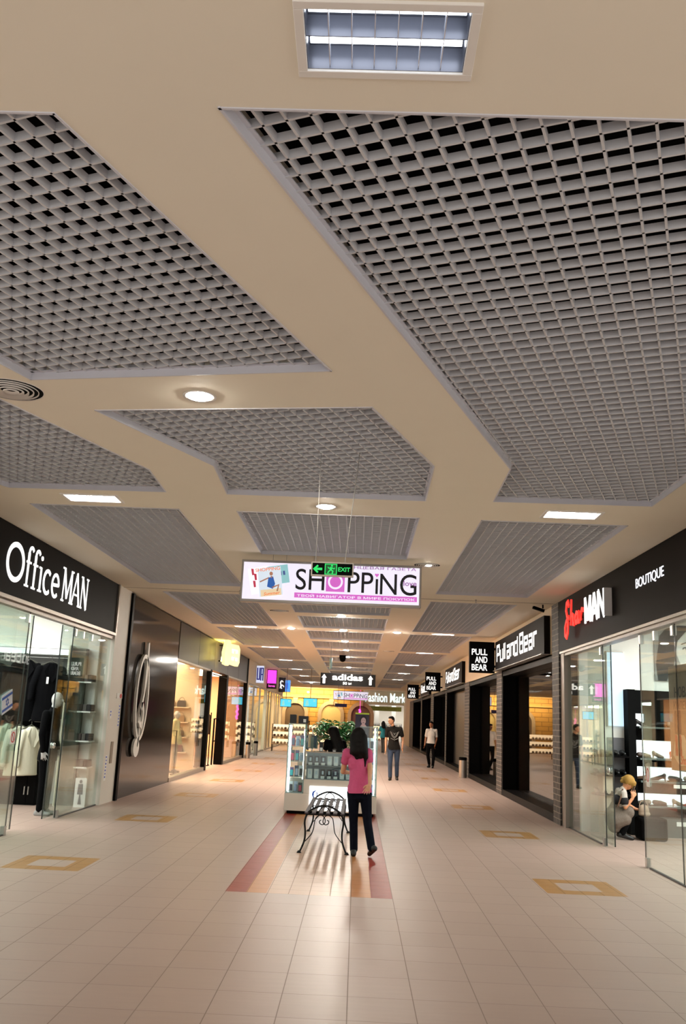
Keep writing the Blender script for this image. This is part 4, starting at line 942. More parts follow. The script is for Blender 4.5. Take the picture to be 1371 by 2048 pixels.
# wall shelves with folded shirts
for k, (x, z) in enumerate(((-4.99, 2.17), (-4.96, 1.64), (-4.93, 1.12), (-4.92, .66))):
    t = thing('wall_shelf', f'small shelf on the suit shop end wall, {ordn[k]} from the top', 'shelf', (x, 17.1, z), 'small wall shelves')
    obj('board', MB().box(x-.13, x+.11, 16.85, 17.22, z, z+.025), WHT, t)
    for j in range(3):
        single('folded_shirt', MB().box(x-.12+.075*j, x-.05+.075*j, 16.9, 17.18, z+.026, z+.15), mat('shirt_%d' % j, ['3a2c28', '57504c', '241f20'][j], .8), f'folded shirt on the {ordn[k]} little wall shelf, {ordn[j]} from the left', 'shirt', 'folded shirts on wall shelves', bevel=.012)
t = thing('fashion_card', 'tall white card with a printed grey figure standing at the suit shop glass', 'poster', (-4.86, 16.9, 0)); fr = front_fr(-4.97, 16.80, .0)
obj('card', MB().rect(fr, .0, .2, 0, .5, -.02, 0), WHT, t); m = MB(); m.stroke([(.09,.05),(.10,.25),(.12,.05)], .035, fr, 0, .003); m.poly([(.05,.22),(.15,.22),(.14,.40),(.06,.40)], fr, 0, .004); m.poly(arc(.10,.44,.025,.032,0,360,10)[:-1], fr, 0, .004); obj('figure', m, mat('print_grey', '6a6a6c', .7), t)

# ================================================================ LEFT DARK-FRONT SHOP (warm inside)
store_lamp(-8.0, -5.4, 20.5, 37.5, 3.2, SHOPW, 'warm ceiling light panel inside the dark-front shop', 'shop ceiling lights')
for i in range(4):
    z = .5+.45*i
    t = thing('wall_shelf', f'long shelf of bags in the dark-front shop, {ordn[3-i]} from the top', 'shelf', (-5.9, 29.3, z), 'bag shelves in the dark-front shop')
    obj('board', MB().box(-6.6, -5.2, 28.7, 28.95, z, z+.03), mat('shelf_pale', 'd8c4a8', .5), t)
    for j in range(4):
        x = -6.45+.33*j; b = thing('handbag', f'handbag on the {ordn[3-i]} bag shelf, {ordn[j]} from the left', 'handbag', (x, 28.82, z+.031), 'handbags on shelves')
        cc = ['3a2a22', '8a6a4a', '22222a', '6a3a30'][(i+j) % 4]
        obj('body', MB().ring_loft([[(x+a*w_, 28.82+bb*.06, z+.031+h) for a, bb in ((-1,-1),(1,-1),(1,1),(-1,1))] for h, w_ in ((0, .13), (.1, .14), (.2, .11))]), mat('bag_'+cc, cc, .5), b, bevel=.015)
        obj('handle', MB().tube([(x+.08*cos(a), 28.82, z+.23+.09*sin(a)) for a in [pi*q/8 for q in range(9)]], .008, 6), mat('bag_'+cc, cc, .5), b)
struct('wall_shop_divider', MB().box(-8.5, -5.0, 28.95, 29.0, 0, 3.3), mat('divider', 'e2c8a6', .6))
rack(-5.25, -4.95, 31.6, 1.75, 'rack of brown coats just inside the dark-front shop door', ['5a4630', '6b5238', '40362c'], 8)
t = thing('clothes_rack', 'low table rack in the dark-front shop window', 'clothes rack', (-5.4, 26.5, 0))
m = MB(); m.tube([(-5.7, 26.5, 0), (-5.7, 26.5, 1.2), (-5.1, 26.5, 1.2), (-5.1, 26.5, 0)], .02, 8); m.tube([(-5.7, 26.1, .02), (-5.7, 26.9, .02)], .02, 8); m.tube([(-5.1, 26.1, .02), (-5.1, 26.9, .02)], .02, 8); obj('frame', m, BLACK, t)
# far left shop contents
store_lamp(-7.5, -5.4, 40, 46.5, 3.0, SHOPL, 'cool ceiling light in the glass shop past the dark-front shop', 'shop ceiling lights')
store_lamp(-7.5, -5.4, 49, 56.5, 3.0, SHOPW, 'warm ceiling light in the farthest left shop', 'shop ceiling lights')
struct('pillar_shop', MB().box(-5.4, -5.05, 43.0, 43.4, 0, 3.1), mat('emissive_pillar', 'ffffff', emit=.9, ecol=(.92, .98, 1)))  # white pillar; its brightness is emission put into the paint, not a lamp
rack(-5.3, -4.95, 45.5, 1.5, 'rack of pale clothes in the far glass shop', ['b8b0a4', '8a847c', 'd0c8c0'], 9)
rack(-5.4, -4.95, 54.5, 1.5, 'rack of grey clothes in the farthest left shop', ['3a3a40', '7a746c', 'a09890'], 10)

# ================================================================ RIGHT BOUTIQUE INSIDE
store_lamp(5.0, 7.8, 8.5, 15.6, 3.56, SHOPL, 'ceiling light panel inside the right shoe boutique', 'shop ceiling lights')
for i, (x, y) in enumerate(((4.35, 15.4), (4.55, 13.9), (4.4, 12.9), (4.9, 12.2))): downl(x, y, 3.62, f'small round spot in the shoe boutique ceiling, {ordn[i]} from the far end')
BLULIT = mat('pale_blue_lit', 'cfe8ff', emit=.85, ecol=lin('c4e4f8')); WLIT = mat('shelf_white_lit', 'ffffff', emit=1.35, ecol=(.90, 1.0, 1.0))
t = thing('light_panel', 'tall pale blue glowing panel on the shoe boutique wall', 'light panel', (4.58, 16.6, 1.8)); obj('panel', MB().box(4.44, 4.715, 16.57, 16.62, 1.80, 3.09), BLULIT, t); obj('frame', MB().box(4.425, 4.44, 16.56, 16.62, 1.79, 3.10).box(4.425, 4.73, 16.56, 16.62, 3.09, 3.11), ALU, t)
struct('pillar_black', MB().box(4.73, 4.86, 16.35, 16.62, 0, 2.44), BLACKM)
t = thing('shoe_wall', 'black shoe display wall with rows of glowing white back panels', 'shoe display', (5.8, 16.55, 0))
obj('back', MB().box(4.86, 8.15, 16.58, 16.62, 0, 2.44), BLACKM, t)
ROW = [(2.03, 1.815, 4.875, 5.06), (1.575, 1.285, 4.875, 8.1), (1.128, .91, 4.875, 8.1), (.68, .50, 4.875, 8.1)]
for k, (z1, z0, x0, x1) in enumerate(ROW):
    obj('lit_panel', MB().box(x0, x1, 16.565, 16.58, z0, z1), WLIT, t)
    obj('shelf', MB().box(4.90, 8.1, 16.28, 16.56, z0-.035, z0-.005), mat('glass_shelf', '5a6664', .2), t)
obj('base', MB().box(4.95, 8.1, 16.2, 16.58, 0, .30), mat('grey_base', '5c5c58', .5), t)
obj('price_card', MB().box(5.45, 5.75, 16.27, 16.275, .80, .86), WHT, t); obj('price_card', MB().box(5.45, 5.75, 16.19, 16.195, .19, .26), WHT, t)
# shoes: a few originals, then copies
def shoe(kind, col, x, y, z, ang, label, group):
    t = thing('shoe', label, 'shoe', (0, 0, 0), group); m = MB(); mm = mat('leather_'+col, col, .35)
    if kind == 'heel':
        m.capsule((-.09, 0, .085), (.02, 0, .04), .032, .036); m.capsule((.02, 0, .04), (.12, 0, .022), .038, .022); m.capsule((-.10, 0, .1), (-.09, 0, .07), .03, .034)
        blob('upper', m, mm, t, .008, 2); obj('heel', MB().tube([(-.105, 0, .07), (-.112, 0, .0)], [.018, .008], 8), mm, t)
    elif kind == 'boot':
        m.capsule((-.06, 0, .045), (.10, 0, .032), .045, .032); m.capsule((-.07, 0, .05), (-.065, 0, .26), .042, .05)
        blob('upper', m, mm, t, .009, 2); obj('sole', MB().box(-.11, .13, -.042, .042, 0, .018), BLACK, t, bevel=.006)
    else:
        m.capsule((-.09, 0, .055), (.03, 0, .045), .042, .04); m.capsule((.03, 0, .042), (.11, 0, .034), .04, .028)
        blob('upper', m, mm, t, .009, 2); obj('sole', MB().box(-.13, .13, -.04, .04, 0, .016), BLACK, t, bevel=.006)
    t.location = (x, y, z); t.rotation_euler = (0, 0, ang); return t
sh = {}
rnd = random.Random(4)
def put_shoe(kind, col, x, y, z, ang, label, group):
    if (kind, col) not in sh: sh[(kind, col)] = shoe(kind, col, x, y, z, ang, label, group)
    else:
        c = copy_tree(sh[(kind, col)], (x, y, z), label, ang)
        c['group'] = group
kinds = [('heel', '1a1414'), ('heel', 'a8483a'), ('shoe', '3a2a20'), ('shoe', '141414'), ('boot', '6a5444'), ('heel', '8c7a68'), ('shoe', '7c7668')]
for k, (z1, z0, x0, x1) in enumerate(ROW):
    for j in range(7):
        x = 4.98+.28*j+rnd.uniform(-.03, .03)
        kd, co = kinds[(j*3+k*2) % 7]
        put_shoe(kd, co, x, 16.42, z0-.005, rnd.choice((.5, 2.6, .2, 2.9)), f'shoe on the {ordn[k]} shelf down the lit shoe wall, {ordn[j]} from the black pillar', 'shoes on the lit display wall')
t = thing('shoe_rack', 'three dark shelves of shoes left of the black pillar in the boutique', 'shoe display', (4.58, 16.5, .9))
for z in (1.30, .98, .66): obj('shelf', MB().box(4.12, 4.72, 16.25, 16.6, z-.03, z), BLACK, t)
obj('back', MB().box(4.42, 4.72, 16.6, 16.62, .3, 1.6), mat('grey_back', '6a6a6e', .6), t)
for k, z in enumerate((1.30, .98, .66)):
    for j in range(5):
        put_shoe('shoe', '141414', 4.18+.115*j, 16.42, z, 1.57-3.14, f'black shoe on the {ordn[k]} dark shelf beside the pillar, {ordn[j]} from the left', 'black shoes on the dark shelves')
single('wall_cabinet', MB().box(4.25, 4.42, 16.3, 16.62, 0, 1.0), CREAM, 'narrow cream cabinet behind the left pane of the shoe boutique', 'cabinet', bevel=.01)
# portrait print high on the wall
t = thing('portrait_print', 'large black and white portrait print high on the boutique wall', 'poster', (5.8, 16.6, 2.7)); fr = front_fr(5.30, 16.60, 2.62)
obj('sheet', MB().rect(fr, 0, 1.5, 0, 1.12, 0, .015), mat('print_mid', '8a8a86', .7, var=.3, scale=5), t)
m = MB(); m.poly([(.02,.3),(.1,.8),(.35,1.1),(1.2,1.1),(.62,.95),(.42,.72),(.34,.3),(.2,0),(.05,0)], fr, .015, .02); obj('hair_print', m, mat('print_dark', '2e2e2c', .7), t)
m = MB(); m.poly([(.36,.56),(.45,.78),(.66,.96),(1.2,.98),(1.4,.6),(1.2,.1),(.8,.0),(.5,.2)], fr, .015, .019); obj('face_print', m, mat('print_light', 'c8c8c2', .7), t)
m = MB(); m.stroke(arc(.58,.58,.07,.03,200,-20,10), .02, fr, .019, .024); m.poly(arc(.58,.585,.025,.025,0,360,10)[:-1], fr, .019, .024); m.stroke(arc(1.05,.58,.08,.03,200,-20,10), .02, fr, .019, .024); m.stroke([(.48,.66),(.58,.70),(.68,.67)], .02, fr, .019, .024); m.stroke([(.75,.2),(.88,.22),(.98,.2)], .035, fr, .019, .024)
obj('features', m, mat('print_ink', '20201e', .7), t)
# pouffe and bag beside the crouching woman
single('pouffe', MB().box(4.66, 5.1, 15.55, 15.95, .0, .36), mat('black_cloth', '060506', .95, var=.2, scale=30, spec=.08), 'black pouffe on the boutique floor beside the crouching woman', 'pouffe', bevel=.05)
t = thing('shoulder_bag', 'slouchy beige bag standing on the black pouffe', 'bag', (4.76, 15.7, .36))
blob('body', MB().ell((4.76, 15.72, .46), (.09, .06, .10)).ell((4.77, 15.72, .405), (.10, .07, .045)), mat('beige_leather', '9a8672', .6), t, .01, 3)
obj('strap', MB().tube([(4.76+.07*cos(a), 15.72, .52+.10*sin(a)) for a in [pi*q/8 for q in range(9)]], .008, 6), _M['beige_leather'], t)
# ================================================================ LITTER BINS
def bin_(x, y, label, r=.16, h=.72):
    t = thing('litter_bin', label, 'bin', (x, y, 0), 'metal litter bins')
    obj('body', MB().lathe([(r*.96, 0), (r, .02), (r, h-.1), (r*.98, h-.1)], (x, y, 0), 24), STEEL, t, smooth=False)
    obj('lid', MB().lathe([(r*.97, h-.1), (r*1.02, h-.08), (r*1.02, h-.01), (r*.8, h)], (x, y, 0), 24), BLACK, t)
bin_(3.54, 31.1, 'shiny metal litter bin at the foot of the right-hand brick pier', .13, .66)
bin_(-4.42, 38.4, 'metal litter bin at the far end of the dark-front shop', .095, .64); bin_(-4.4, 41.2, 'dark-topped metal litter bin before the far glass shop', .095, .62)
# ================================================================ KIOSK
t = thing('sales_kiosk', 'white sales kiosk with two glass towers in the middle of the hall', 'kiosk', (-.43, 17.3, 0))
KW = mat('kiosk_white', 'cdbfb2', .35, var=.02)
obj('plinth', MB().box(-1.22, .36, 17.40, 20.6, 0, .06), BLACK, t)
b = MB(); b.box(-1.27, .41, 17.30, 17.62, .06, .37); b.box(-.93, .06, 17.30, 17.62, .37, .62); b.box(-1.27, -.95, 17.62, 20.7, .06, .62); b.box(.09, .41, 17.62, 20.7, .06, .62)
obj('body', b, KW, t, bevel=.006)
obj('lit_panel', MB().box(-.815, .02, 17.285, 17.30, .09, .505), mat('kiosk_lit', 'ffffff', emit=2.4, ecol=(.93, .96, 1.0)), t)
fr = front_fr(-.70, 17.285, .36); m = MB()
m.poly([(-.07,0),(-.055,.05),(-.01,.072),(.01,.07),(-.03,.03),(-.035,-.03),(-.01,-.068),(-.05,-.055)], fr, 0, .003); m.poly([(.0,.05),(.035,.03),(.03,-.04),(.012,-.05),(.02,.01)], fr, 0, .003); obj('round_logo', m, mat('logo_blue', '2458c8', .5), t)
m = MB(); m.stroke([(.09,.05),(.11,.02),(.115,-.02)], .012, fr, 0, .003); obj('logo_sweep', m, mat('logo_pale', '8aa8d8', .5), t)
# middle glass counter
obj('display_back', MB().box(-.90, .06, 17.46, 17.50, .62, 1.09), mat('display_grey', '8490a0', .5), t)
obj('display_step', MB().box(-.90, .06, 17.34, 17.46, .62, .635).box(-.90, .06, 17.36, 17.46, .855, .87), mat('display_grey2', '7c8694', .5), t)
obj('counter_glass', MB().box(-.92, .07, 17.305, 17.312, .62, 1.10), GLASS, t)
obj('counter_top', MB().box(-.93, .08, 17.30, 17.75, 1.10, 1.115), GLASS, t)
obj('counter_frame', MB().box(-.935, -.915, 17.30, 17.33, .62, 1.12).box(-.935, .08, 17.295, 17.305, 1.095, 1.12), ALU, t)
LED = mat('led_strip', 'ffffff', emit=8.0, ecol=(.92, .98, 1.0))
def tower(x0, x1, s):
    fm = MB()
    for x in (x0, x1-.015):
        for y in (17.30, 17.64): fm.box(x, x+.015, y, y+.015, .37, 1.60)
    fm.box(x0, x1, 17.30, 17.655, .365, .38); fm.box(x0, x1, 17.30, 17.315, 1.59, 1.60); fm.box(x0, x1, 17.64, 17.655, 1.59, 1.60)
    tf = obj('tower_frame', fm, mat('tower_frame', '8ea6a4', .3, .5), t)
    g = MB()
    g.box(x0+.016, x1-.016, 17.302, 17.307, .38, 1.59); g.box(x0+.003, x0+.007, 17.316, 17.64, .38, 1.59); g.box(x1-.007, x1-.003, 17.316, 17.64, .38, 1.59); g.box(x0, x1, 17.3, 17.655, 1.60, 1.606)
    obj('tower_glass', g, GLASS, tf)
    xl = x0+.025 if s < 0 else x1-.06
    obj('led_strip', MB().box(xl, xl+.022, 17.325, 17.335, .40, 1.57).box(xl+.0, xl+.02, 17.61, 17.62, .40, 1.57).box(x1-.045 if s < 0 else x0+.03, (x1-.045 if s < 0 else x0+.03)+.018, 17.61, 17.62, .6, 1.5), LED, tf)
    for z in (.65, .92, 1.19): obj('tower_shelf', MB().box(x0+.018, x1-.018, 17.32, 17.635, z, z+.006), mat('shelf_glass', '9cc4c4', .1, var=.02), tf)
tower(-1.26, -.935, -1); tower(.075, .40, 1)
# goods in the towers
rnd = random.Random(11)
COLS = ['4a5a78', '5a4a7c', '2a2c3a', 'b8c4d8', '38b0b8', 'c83a5a', '8aa0c0', 'dfe6ee']
def pack(x, y, z, w, h, d, c, label, g):
    q = thing('phone_case_pack', label, 'phone case', (x, y, z), g)
    obj('card', MB().box(x-w/2, x+w/2, y, y+.006, z, z+h), mat('pack_'+c, c, .4), q); obj('case', MB().box(x-w*.34, x+w*.34, y-d, y, z+h*.08, z+h*.72), mat('packc_'+c, COLS[(COLS.index(c)+3) % 8], .25), q, bevel=.006)
for ti, (x0, side) in enumerate(((-1.17, 'left'), (.13, 'right'))):
    for k, z in enumerate((.381, .657, .927, 1.197)):
        for j in range(3):
            h = rnd.uniform(.15, .22)
            pack(x0+.085*j, 17.46+rnd.uniform(-.05, .06), z, .075, h, .02, rnd.choice(COLS), f'phone case pack, {ordn[j]} on the {ordn[3-k]} shelf down in the {side} kiosk tower', 'phone case packs in the kiosk towers')
# gadgets in the counter display
for r_, (z, n) in enumerate(((.871, 8), (.636, 8))):
    for j in range(n):
        x = -.83+.118*j; up = 'upper' if r_ == 0 else 'lower'
        q = thing('display_gadget', f'small boxed gadget in the {up} counter row, {ordn[j]} from the left', 'gadget', (x, 17.42, z), 'gadgets in the kiosk counter')
        c = ['1c1e2a', 'e4e8ee', '2a2433', 'dfe4ee', '3a3450'][(j*2+r_) % 5]
        obj('stand', MB().box(x-.035, x+.035, 17.375, 17.43, z, z+.045), mat('stand_white', 'e6eaf2', .3), q, bevel=.004)
        obj('card', MB().box(x-.042, x+.042, 17.43, 17.436, z+.0, z+.165), mat('gad_'+c, c, .4), q); obj('device', MB().box(x-.018, x+.018, 17.418, 17.43, z+.07, z+.135), mat('gadget_face', 'c8d4e8' if c[0] in '123' else '2c2f3a', .2), q, bevel=.003)
# things standing on the counter and on the towers
for i, (x, c, h, lb) in enumerate(((-.645, '0c0c0e', .17, 'black upright pack on the kiosk counter'), (-.40, '1a1a1c', .05, 'low black stand on the kiosk counter before the seller'), (-.22, '242428', .06, 'small dark box on the kiosk counter beside the seller'), (-.06, '2c2c30', .055, 'small dark box on the kiosk counter behind the pink shirt'))):
    q = thing('counter_item', lb, 'box', (x, 17.55, 1.115)); obj('body', MB().box(x-.035, x+.035, 17.5, 17.56, 1.115, 1.115+h), mat('ci_'+c, c, .4), q, bevel=.005); obj('label_patch', MB().box(x-.025, x+.025, 17.497, 17.5, 1.125, 1.125+h*.35), WHT, q)
q = thing('counter_rack', 'spinning rack of little packs by the left tower', 'rack', (-.83, 17.85, .62))
obj('pole', MB().tube([(-.83, 17.85, .62), (-.83, 17.85, 1.50)], .012), STEEL, q)
for k in range(8): a = k*pi/4; obj('pack', MB().box(-.83+.07*cos(a)-.03, -.83+.07*cos(a)+.03, 17.85+.07*sin(a)-.01, 17.85+.07*sin(a)+.01, 1.15+.02*(k % 2), 1.36+.03*(k % 3)), mat('packs_%d' % (k % 3), ['6a7a70', '38505a', 'a08a6a'][k % 3], .5), q)
for x, y, w, h, c, lb in ((-1.19, 17.45, .06, .16, '101012', 'small black box on top of the left glass tower, outer end'), (-1.0, 17.5, .09, .14, '14141a', 'square black box with a white mark on top of the left glass tower')):
    q = thing('boxed_item', lb, 'box', (x, y, 1.606)); obj('body', MB().box(x-w, x+w, y-.05, y+.06, 1.606, 1.606+h), mat('bx_'+c, c, .4), q, bevel=.004)
    if 'white' in lb: obj('mark', MB().box(x-.0, x+.05, y-.053, y-.05, 1.63, 1.69), WHT, q)
q = thing('counter_poster', 'poster of a pale face with lime top edge above the right tower', 'poster', (.14, 18.4, 1.606)); fr = front_fr(-.03, 18.35, 1.58)
obj('board', MB().rect(fr, 0, .27, -.4, .26, -.02, 0), mat('poster_violet', '2a2036', .5), q); obj('top_edge', MB().rect(fr, 0, .27, .245, .275, -.02, .004), mat('lime', 'b8c83a', .5), q)
m = MB(); m.poly(arc(.16, .12, .048, .065, 0, 360, 20)[:-1], fr, 0, .003); m.poly([(.09,0),(.13,.06),(.19,.06),(.24,0)], fr, 0, .002); obj('face_print', m, mat('poster_skin', 'd0a8a8', .6), q)
m = MB(); m.stroke(arc(.16, .125, .06, .085, -10, 190, 14), .03, fr, 0, .002); obj('hair_print', m, mat('poster_hair', '1a1014', .6), q)
m = MB(); m.poly(arc(.142,.135,.008,.005,0,360,8)[:-1], fr, .003, .005); m.poly(arc(.178,.135,.008,.005,0,360,8)[:-1], fr, .003, .005); m.stroke([(.145,.09),(.16,.084),(.176,.09)], .008, fr, .003, .005); obj('features', m, _M['poster_hair'], q)
# rear counter of the kiosk carrying the plant
single('rear_counter', MB().box(-1.27, .41, 20.7, 21.6, 0, .9), KW, 'white rear counter at the back of the kiosk', 'counter', bevel=.01)
# ---- potted plant
q = thing('potted_plant', 'bushy green potted plant on the rear counter of the kiosk', 'plant', (-.45, 21.15, .9))
obj('pot', MB().lathe([(.14, .9), (.2, 1.2), (.205, 1.22), (.18, 1.22), (.17, 1.18)], (-.45, 21.15, 0), 24), mat('pot_brown', '5a4034', .6), q, smooth=True)
LEAF = mat('leaf_green', '2a7036', .4, var=.45, scale=20); rnd = random.Random(2)
lf = MB(); stm = MB()
for k in range(64):
    a = rnd.uniform(0, 2*pi); L = rnd.uniform(.45, .75); up = rnd.uniform(.15, .62); droop = rnd.uniform(.25, .6)
    P = []
    for i in range(9):
        s = i/8; P.append(Vector((-.45+cos(a)*L*s*.85, 21.15+sin(a)*L*s*.85, 1.2+up*sin(s*pi*.6)*1.0-droop*s*s*.55)))
    stm.tube(P, [.007*(1-.7*i/8) for i in range(9)], 5)
    for i in range(2, 9):
        d = (P[i]-P[i-1]).normalized(); sd = d.cross(Vector((0, 0, 1))).normalized()
        for sg in (-1, 1):
            l = .20*(1-.35*i/8); tip = P[i]+(d*.6+sd*sg*.8+Vector((0, 0, -.25))).normalized()*l; md = (P[i]+tip)/2+Vector((0, 0, .012)); wv = d.cross(sd*sg).normalized().cross((tip-P[i]).normalized())*.022
            lf.add([P[i], md+wv, tip, md-wv], [(0, 1, 2, 3)])
obj('stems', stm, mat('stem_green', '3a5a30', .6), q); obj('leaves', lf, LEAF, q)

# ================================================================ BENCH
q = thing('iron_bench', 'black wrought iron bench with wooden slats in front of the kiosk', 'bench', (-.39, 13.6, 0))
IRON = mat('wrought_iron', '070606', .5, .0, var=.2, spec=.25)
def endframe(y):
    m = MB()
    pts = [(0,.0),(.028,.06),(.055,.13),(.068,.20),(.068,.28),(.057,.36),(.060,.42),(.088,.495),(.153,.55),(.245,.59),(.31,.60)]
    left = [(-.69+x, y, z) for x, z in pts]; right = [(-.07-x, y, z) for x, z in pts]
    def sm(P):
        o = []
        for i in range(len(P)-1):
            p0, p1, p2, p3 = Vector(P[max(0, i-1)]), Vector(P[i]), Vector(P[i+1]), Vector(P[min(len(P)-1, i+2)])
            for s in range(4): u = s/4; o.append(0.5*((2*p1)+(-p0+p2)*u+(2*p0-5*p1+4*p2-p3)*u*u+(-p0+3*p1-3*p2+p3)*u**3))
        return o+[Vector(P[-1])]
    L_ = sm(left); m.tube(L_+[p for p in reversed(sm(right))][0:], .0125, 8)
    for sx in (-.69, -.07): m.lathe([(.03, 0), (.03, .008), (.014, .03)], (sx, y, 0), 12)
    for sg, bx in ((1, -.69), (-1, -.07)):
        c = [(.055,.13),(.12,.20),(.165,.27),(.185,.38),(.20,.44),(.245,.475),(.29,.47),(.32,.43),(.322,.385),(.29,.36),(.255,.375),(.25,.405),(.272,.418)]
        m.tube(sm([(bx+sg*x, y, z) for x, z in c]), .0065, 6)
    m.tube(sm([(-.455+.0, y, .50),(-.44, y, .55),(-.38, y, .585),(-.32, y, .55),(-.305, y, .50)]), .0065, 6)
    m.tube([(-.62, y, .485), (-.14, y, .485)], .011, 8)
    return m
obj('end_frame', endframe(12.52), IRON, q, smooth=True); obj('end_frame', endframe(14.85), IRON, q, smooth=True)
m = MB(); [m.tube([(x, 12.52, .478), (x, 14.85, .478)], .009, 6) for x in (-.60, -.16)]; [m.box(-.64, -.12, y-.012, y+.012, .482, .490) for y in (12.9, 13.7, 14.5)]; obj('rail', m, IRON, q)
for k in range(6):
    x = -.615+.094*k; obj('slat', MB().box(x-.026, x+.026, 12.50, 14.87, .490, .508), mat('slat_wood', '524a4e', .7, spec=.2, var=.15, scale=8), q, bevel=.004)

# ================================================================ PEOPLE
def V(*a): return Vector(a)
def hand(mb, w, d, nrm, lat, s, curl=.5, thumb=1):
    """palm plus five separate fingers; d = forearm direction, nrm = palm normal, lat = towards the thumb"""
    d, nrm, lat = Vector(d).normalized(), Vector(nrm).normalized(), Vector(lat).normalized()
    mb.ell(w+d*.045*s, (.040*s, .017*s, .052*s), (lat, nrm, d), 12, 8)
    mb.capsule(w-d*.01*s, w+d*.03*s, .024*s, .026*s, 10, 3)
    for i, L in enumerate((.070, .080, .075, .058)):
        base = w + d*.082*s + lat*(.033-.022*i)*s; d1 = (d+lat*(.24-.16*i)+nrm*curl*.5).normalized(); d2 = (d1+nrm*curl).normalized()
        k1 = base+d1*L*.5*s; mb.capsule(base-d1*.012*s, k1, .0092*s, .0085*s, 8, 3); mb.capsule(k1, k1+d2*L*.5*s, .0085*s, .0072*s, 8, 3)
    b = w + d*.028*s + lat*.030*s*thumb; k = b+(lat*thumb*.75+d*.65+nrm*.2).normalized()*.040*s
    mb.capsule(b, k, .0125*s, .0105*s, 8, 3); mb.capsule(k, k+(d*.9+lat*thumb*.25+nrm*curl*.6).normalized()*.034*s, .0105*s, .008*s, 8, 3)
def person(label, J, s=1.0, wide=1.0, fwd=(0,1), look=None, top=None, bottom=None, shoe_m=None, skin=SKIN, hair_m=HAIRD, hair=None, sleeve=.55, hem=0.0, leg_r=1.0, voxel=.009, curl=.5, hands=(None, None), toes=(None, None), name='person', cat='person', group=None, loose=1.0):
    """J: joint name -> Vector in world space"""
    g = J['pel']; t = thing(name, label, cat, (g.x, g.y, 0), group)
    f = Vector((*fwd, 0)).normalized(); r = f.cross(Vector((0, 0, 1))); up = (J['neck']-J['pel']).normalized()
    ff = up.cross(r).normalized() if abs(up.cross(r).length) > .1 else f
    if ff.dot(f) < 0: ff = -ff
    rr = ff.cross(up).normalized()
    lk = Vector(look).normalized() if look else f; hu = (J['head']-J['neck']).normalized(); lr = lk.cross(Vector((0,0,1))).normalized(); hu2 = lr.cross(lk).normalized()
    H = J['head']
    def torso(mb, e, a=0.0, b=1.0):
        pel, nk = J['pel'], J['neck']
        def at(q): return pel.lerp(nk, q)
        ax = (rr, ff, up)
        mb.ell(at(.0), (.168*wide*s+e, .115*s+e, .13*s+e), ax); mb.ell(at(.30), (.132*wide*s+e, .098*s+e, .15*s+e), ax)
        mb.ell(at(.62), (.152*wide*s+e, .108*s+e, .17*s+e), ax); mb.capsule(at(.12), at(.6), .115*s+e, .11*s+e)
        mb.capsule(J['shL'].lerp(nk, .12)-up*.03*s, J['shR'].lerp(nk, .12)-up*.03*s, .058*s+e, .058*s+e); mb.capsule(at(.78), at(.98), .075*s+e, .048*s+e)
        for sh_ in ('shL', 'shR'): mb.capsule(at(.88), J[sh_]-up*.01*s, .055*s+e, .050*s+e)
    def arm(mb, S, e, to=2.0):
        a, b, c = J['sh'+S], J['el'+S], J['wr'+S]
        if to < 1: mb.capsule(a, a.lerp(b, to), .050*s+e, .050*s+e-.006*to)
        else:
            mb.capsule(a, b, .048*s+e, .036*s+e); mb.capsule(b, c, .037*s+e, .025*s+e)
    def leg(mb, S, e, flare=0.0):
        a, b, c = J['hip'+S], J['kn'+S], J['an'+S]
        mb.capsule(a, b, .088*s*leg_r+e, .056*s*leg_r+e); mb.capsule(b, b.lerp(c, .35), .055*s*leg_r+e, .054*s*leg_r+e); mb.capsule(b.lerp(c, .35), c, .054*s*leg_r+e, .036*s+e+flare)
    def foot(mb, S, e):
        c = J['an'+S]; tt = J['toe'+S]; d = (tt-c); dh = Vector((d.x, d.y, 0)).normalized(); heel = J.get('heel'+S, Vector((c.x, c.y, 0))-dh*.045*s+Vector((0, 0, .032)))
        mb.capsule(heel, tt, .033*s+e, .026*s+e); mb.capsule(c, heel, .036*s+e, .034*s+e); mb.capsule(c, heel.lerp(tt, .6), .034*s+e, .030*s+e)
    B = MB(); torso(B, 0.0)
    B.capsule(J['neck']-up*.02, H-hu*.04*s, .050*s, .048*s)
    B.ell(H, (.072*s, .090*s, .112*s), (lr, lk, hu2), 20, 14); B.ell(H+lk*.025*s-hu2*.055*s, (.050*s, .058*s, .055*s), (lr, lk, hu2))
    B.capsule(H+lk*.085*s+hu2*.012*s, H+lk*.108*s-hu2*.020*s, .010*s, .015*s, 8, 3)                                        # nose
    for sg in (-1, 1):
        B.ell(H+lr*.073*s*sg-lk*.008*s-hu2*.008*s, (.010*s, .020*s, .031*s), (lr, lk, hu2), 10, 6)                           # ears
    B.capsule(H+lk*.078*s-hu2*.050*s-lr*.016*s, H+lk*.078*s-hu2*.050*s+lr*.016*s, .011*s, .011*s, 8, 3)                  # lips
    for i, S in enumerate('LR'):
        arm(B, S, 0); leg(B, S, -.002 if bottom else 0); foot(B, S, 0)
        d = (J['wr'+S]-J['el'+S]).normalized(); hp = hands[i]
        dd, nr, la = hp if hp else (d, -r if S == 'R' else r, f)
        hand(B, J['wr'+S], dd, nr, la, s, curl)
    blob('body', B, skin, t, voxel, 3)
    e = MB()
    for sg in (-1, 1):
        e.ell(H+lk*.079*s+lr*.030*s*sg+hu2*.012*s, (.012*s, .008*s, .006*s), (lr, lk, hu2), 8, 6)
    obj('eyes', e, mat('eye_dark', '1a1412', .3), t, smooth=True)
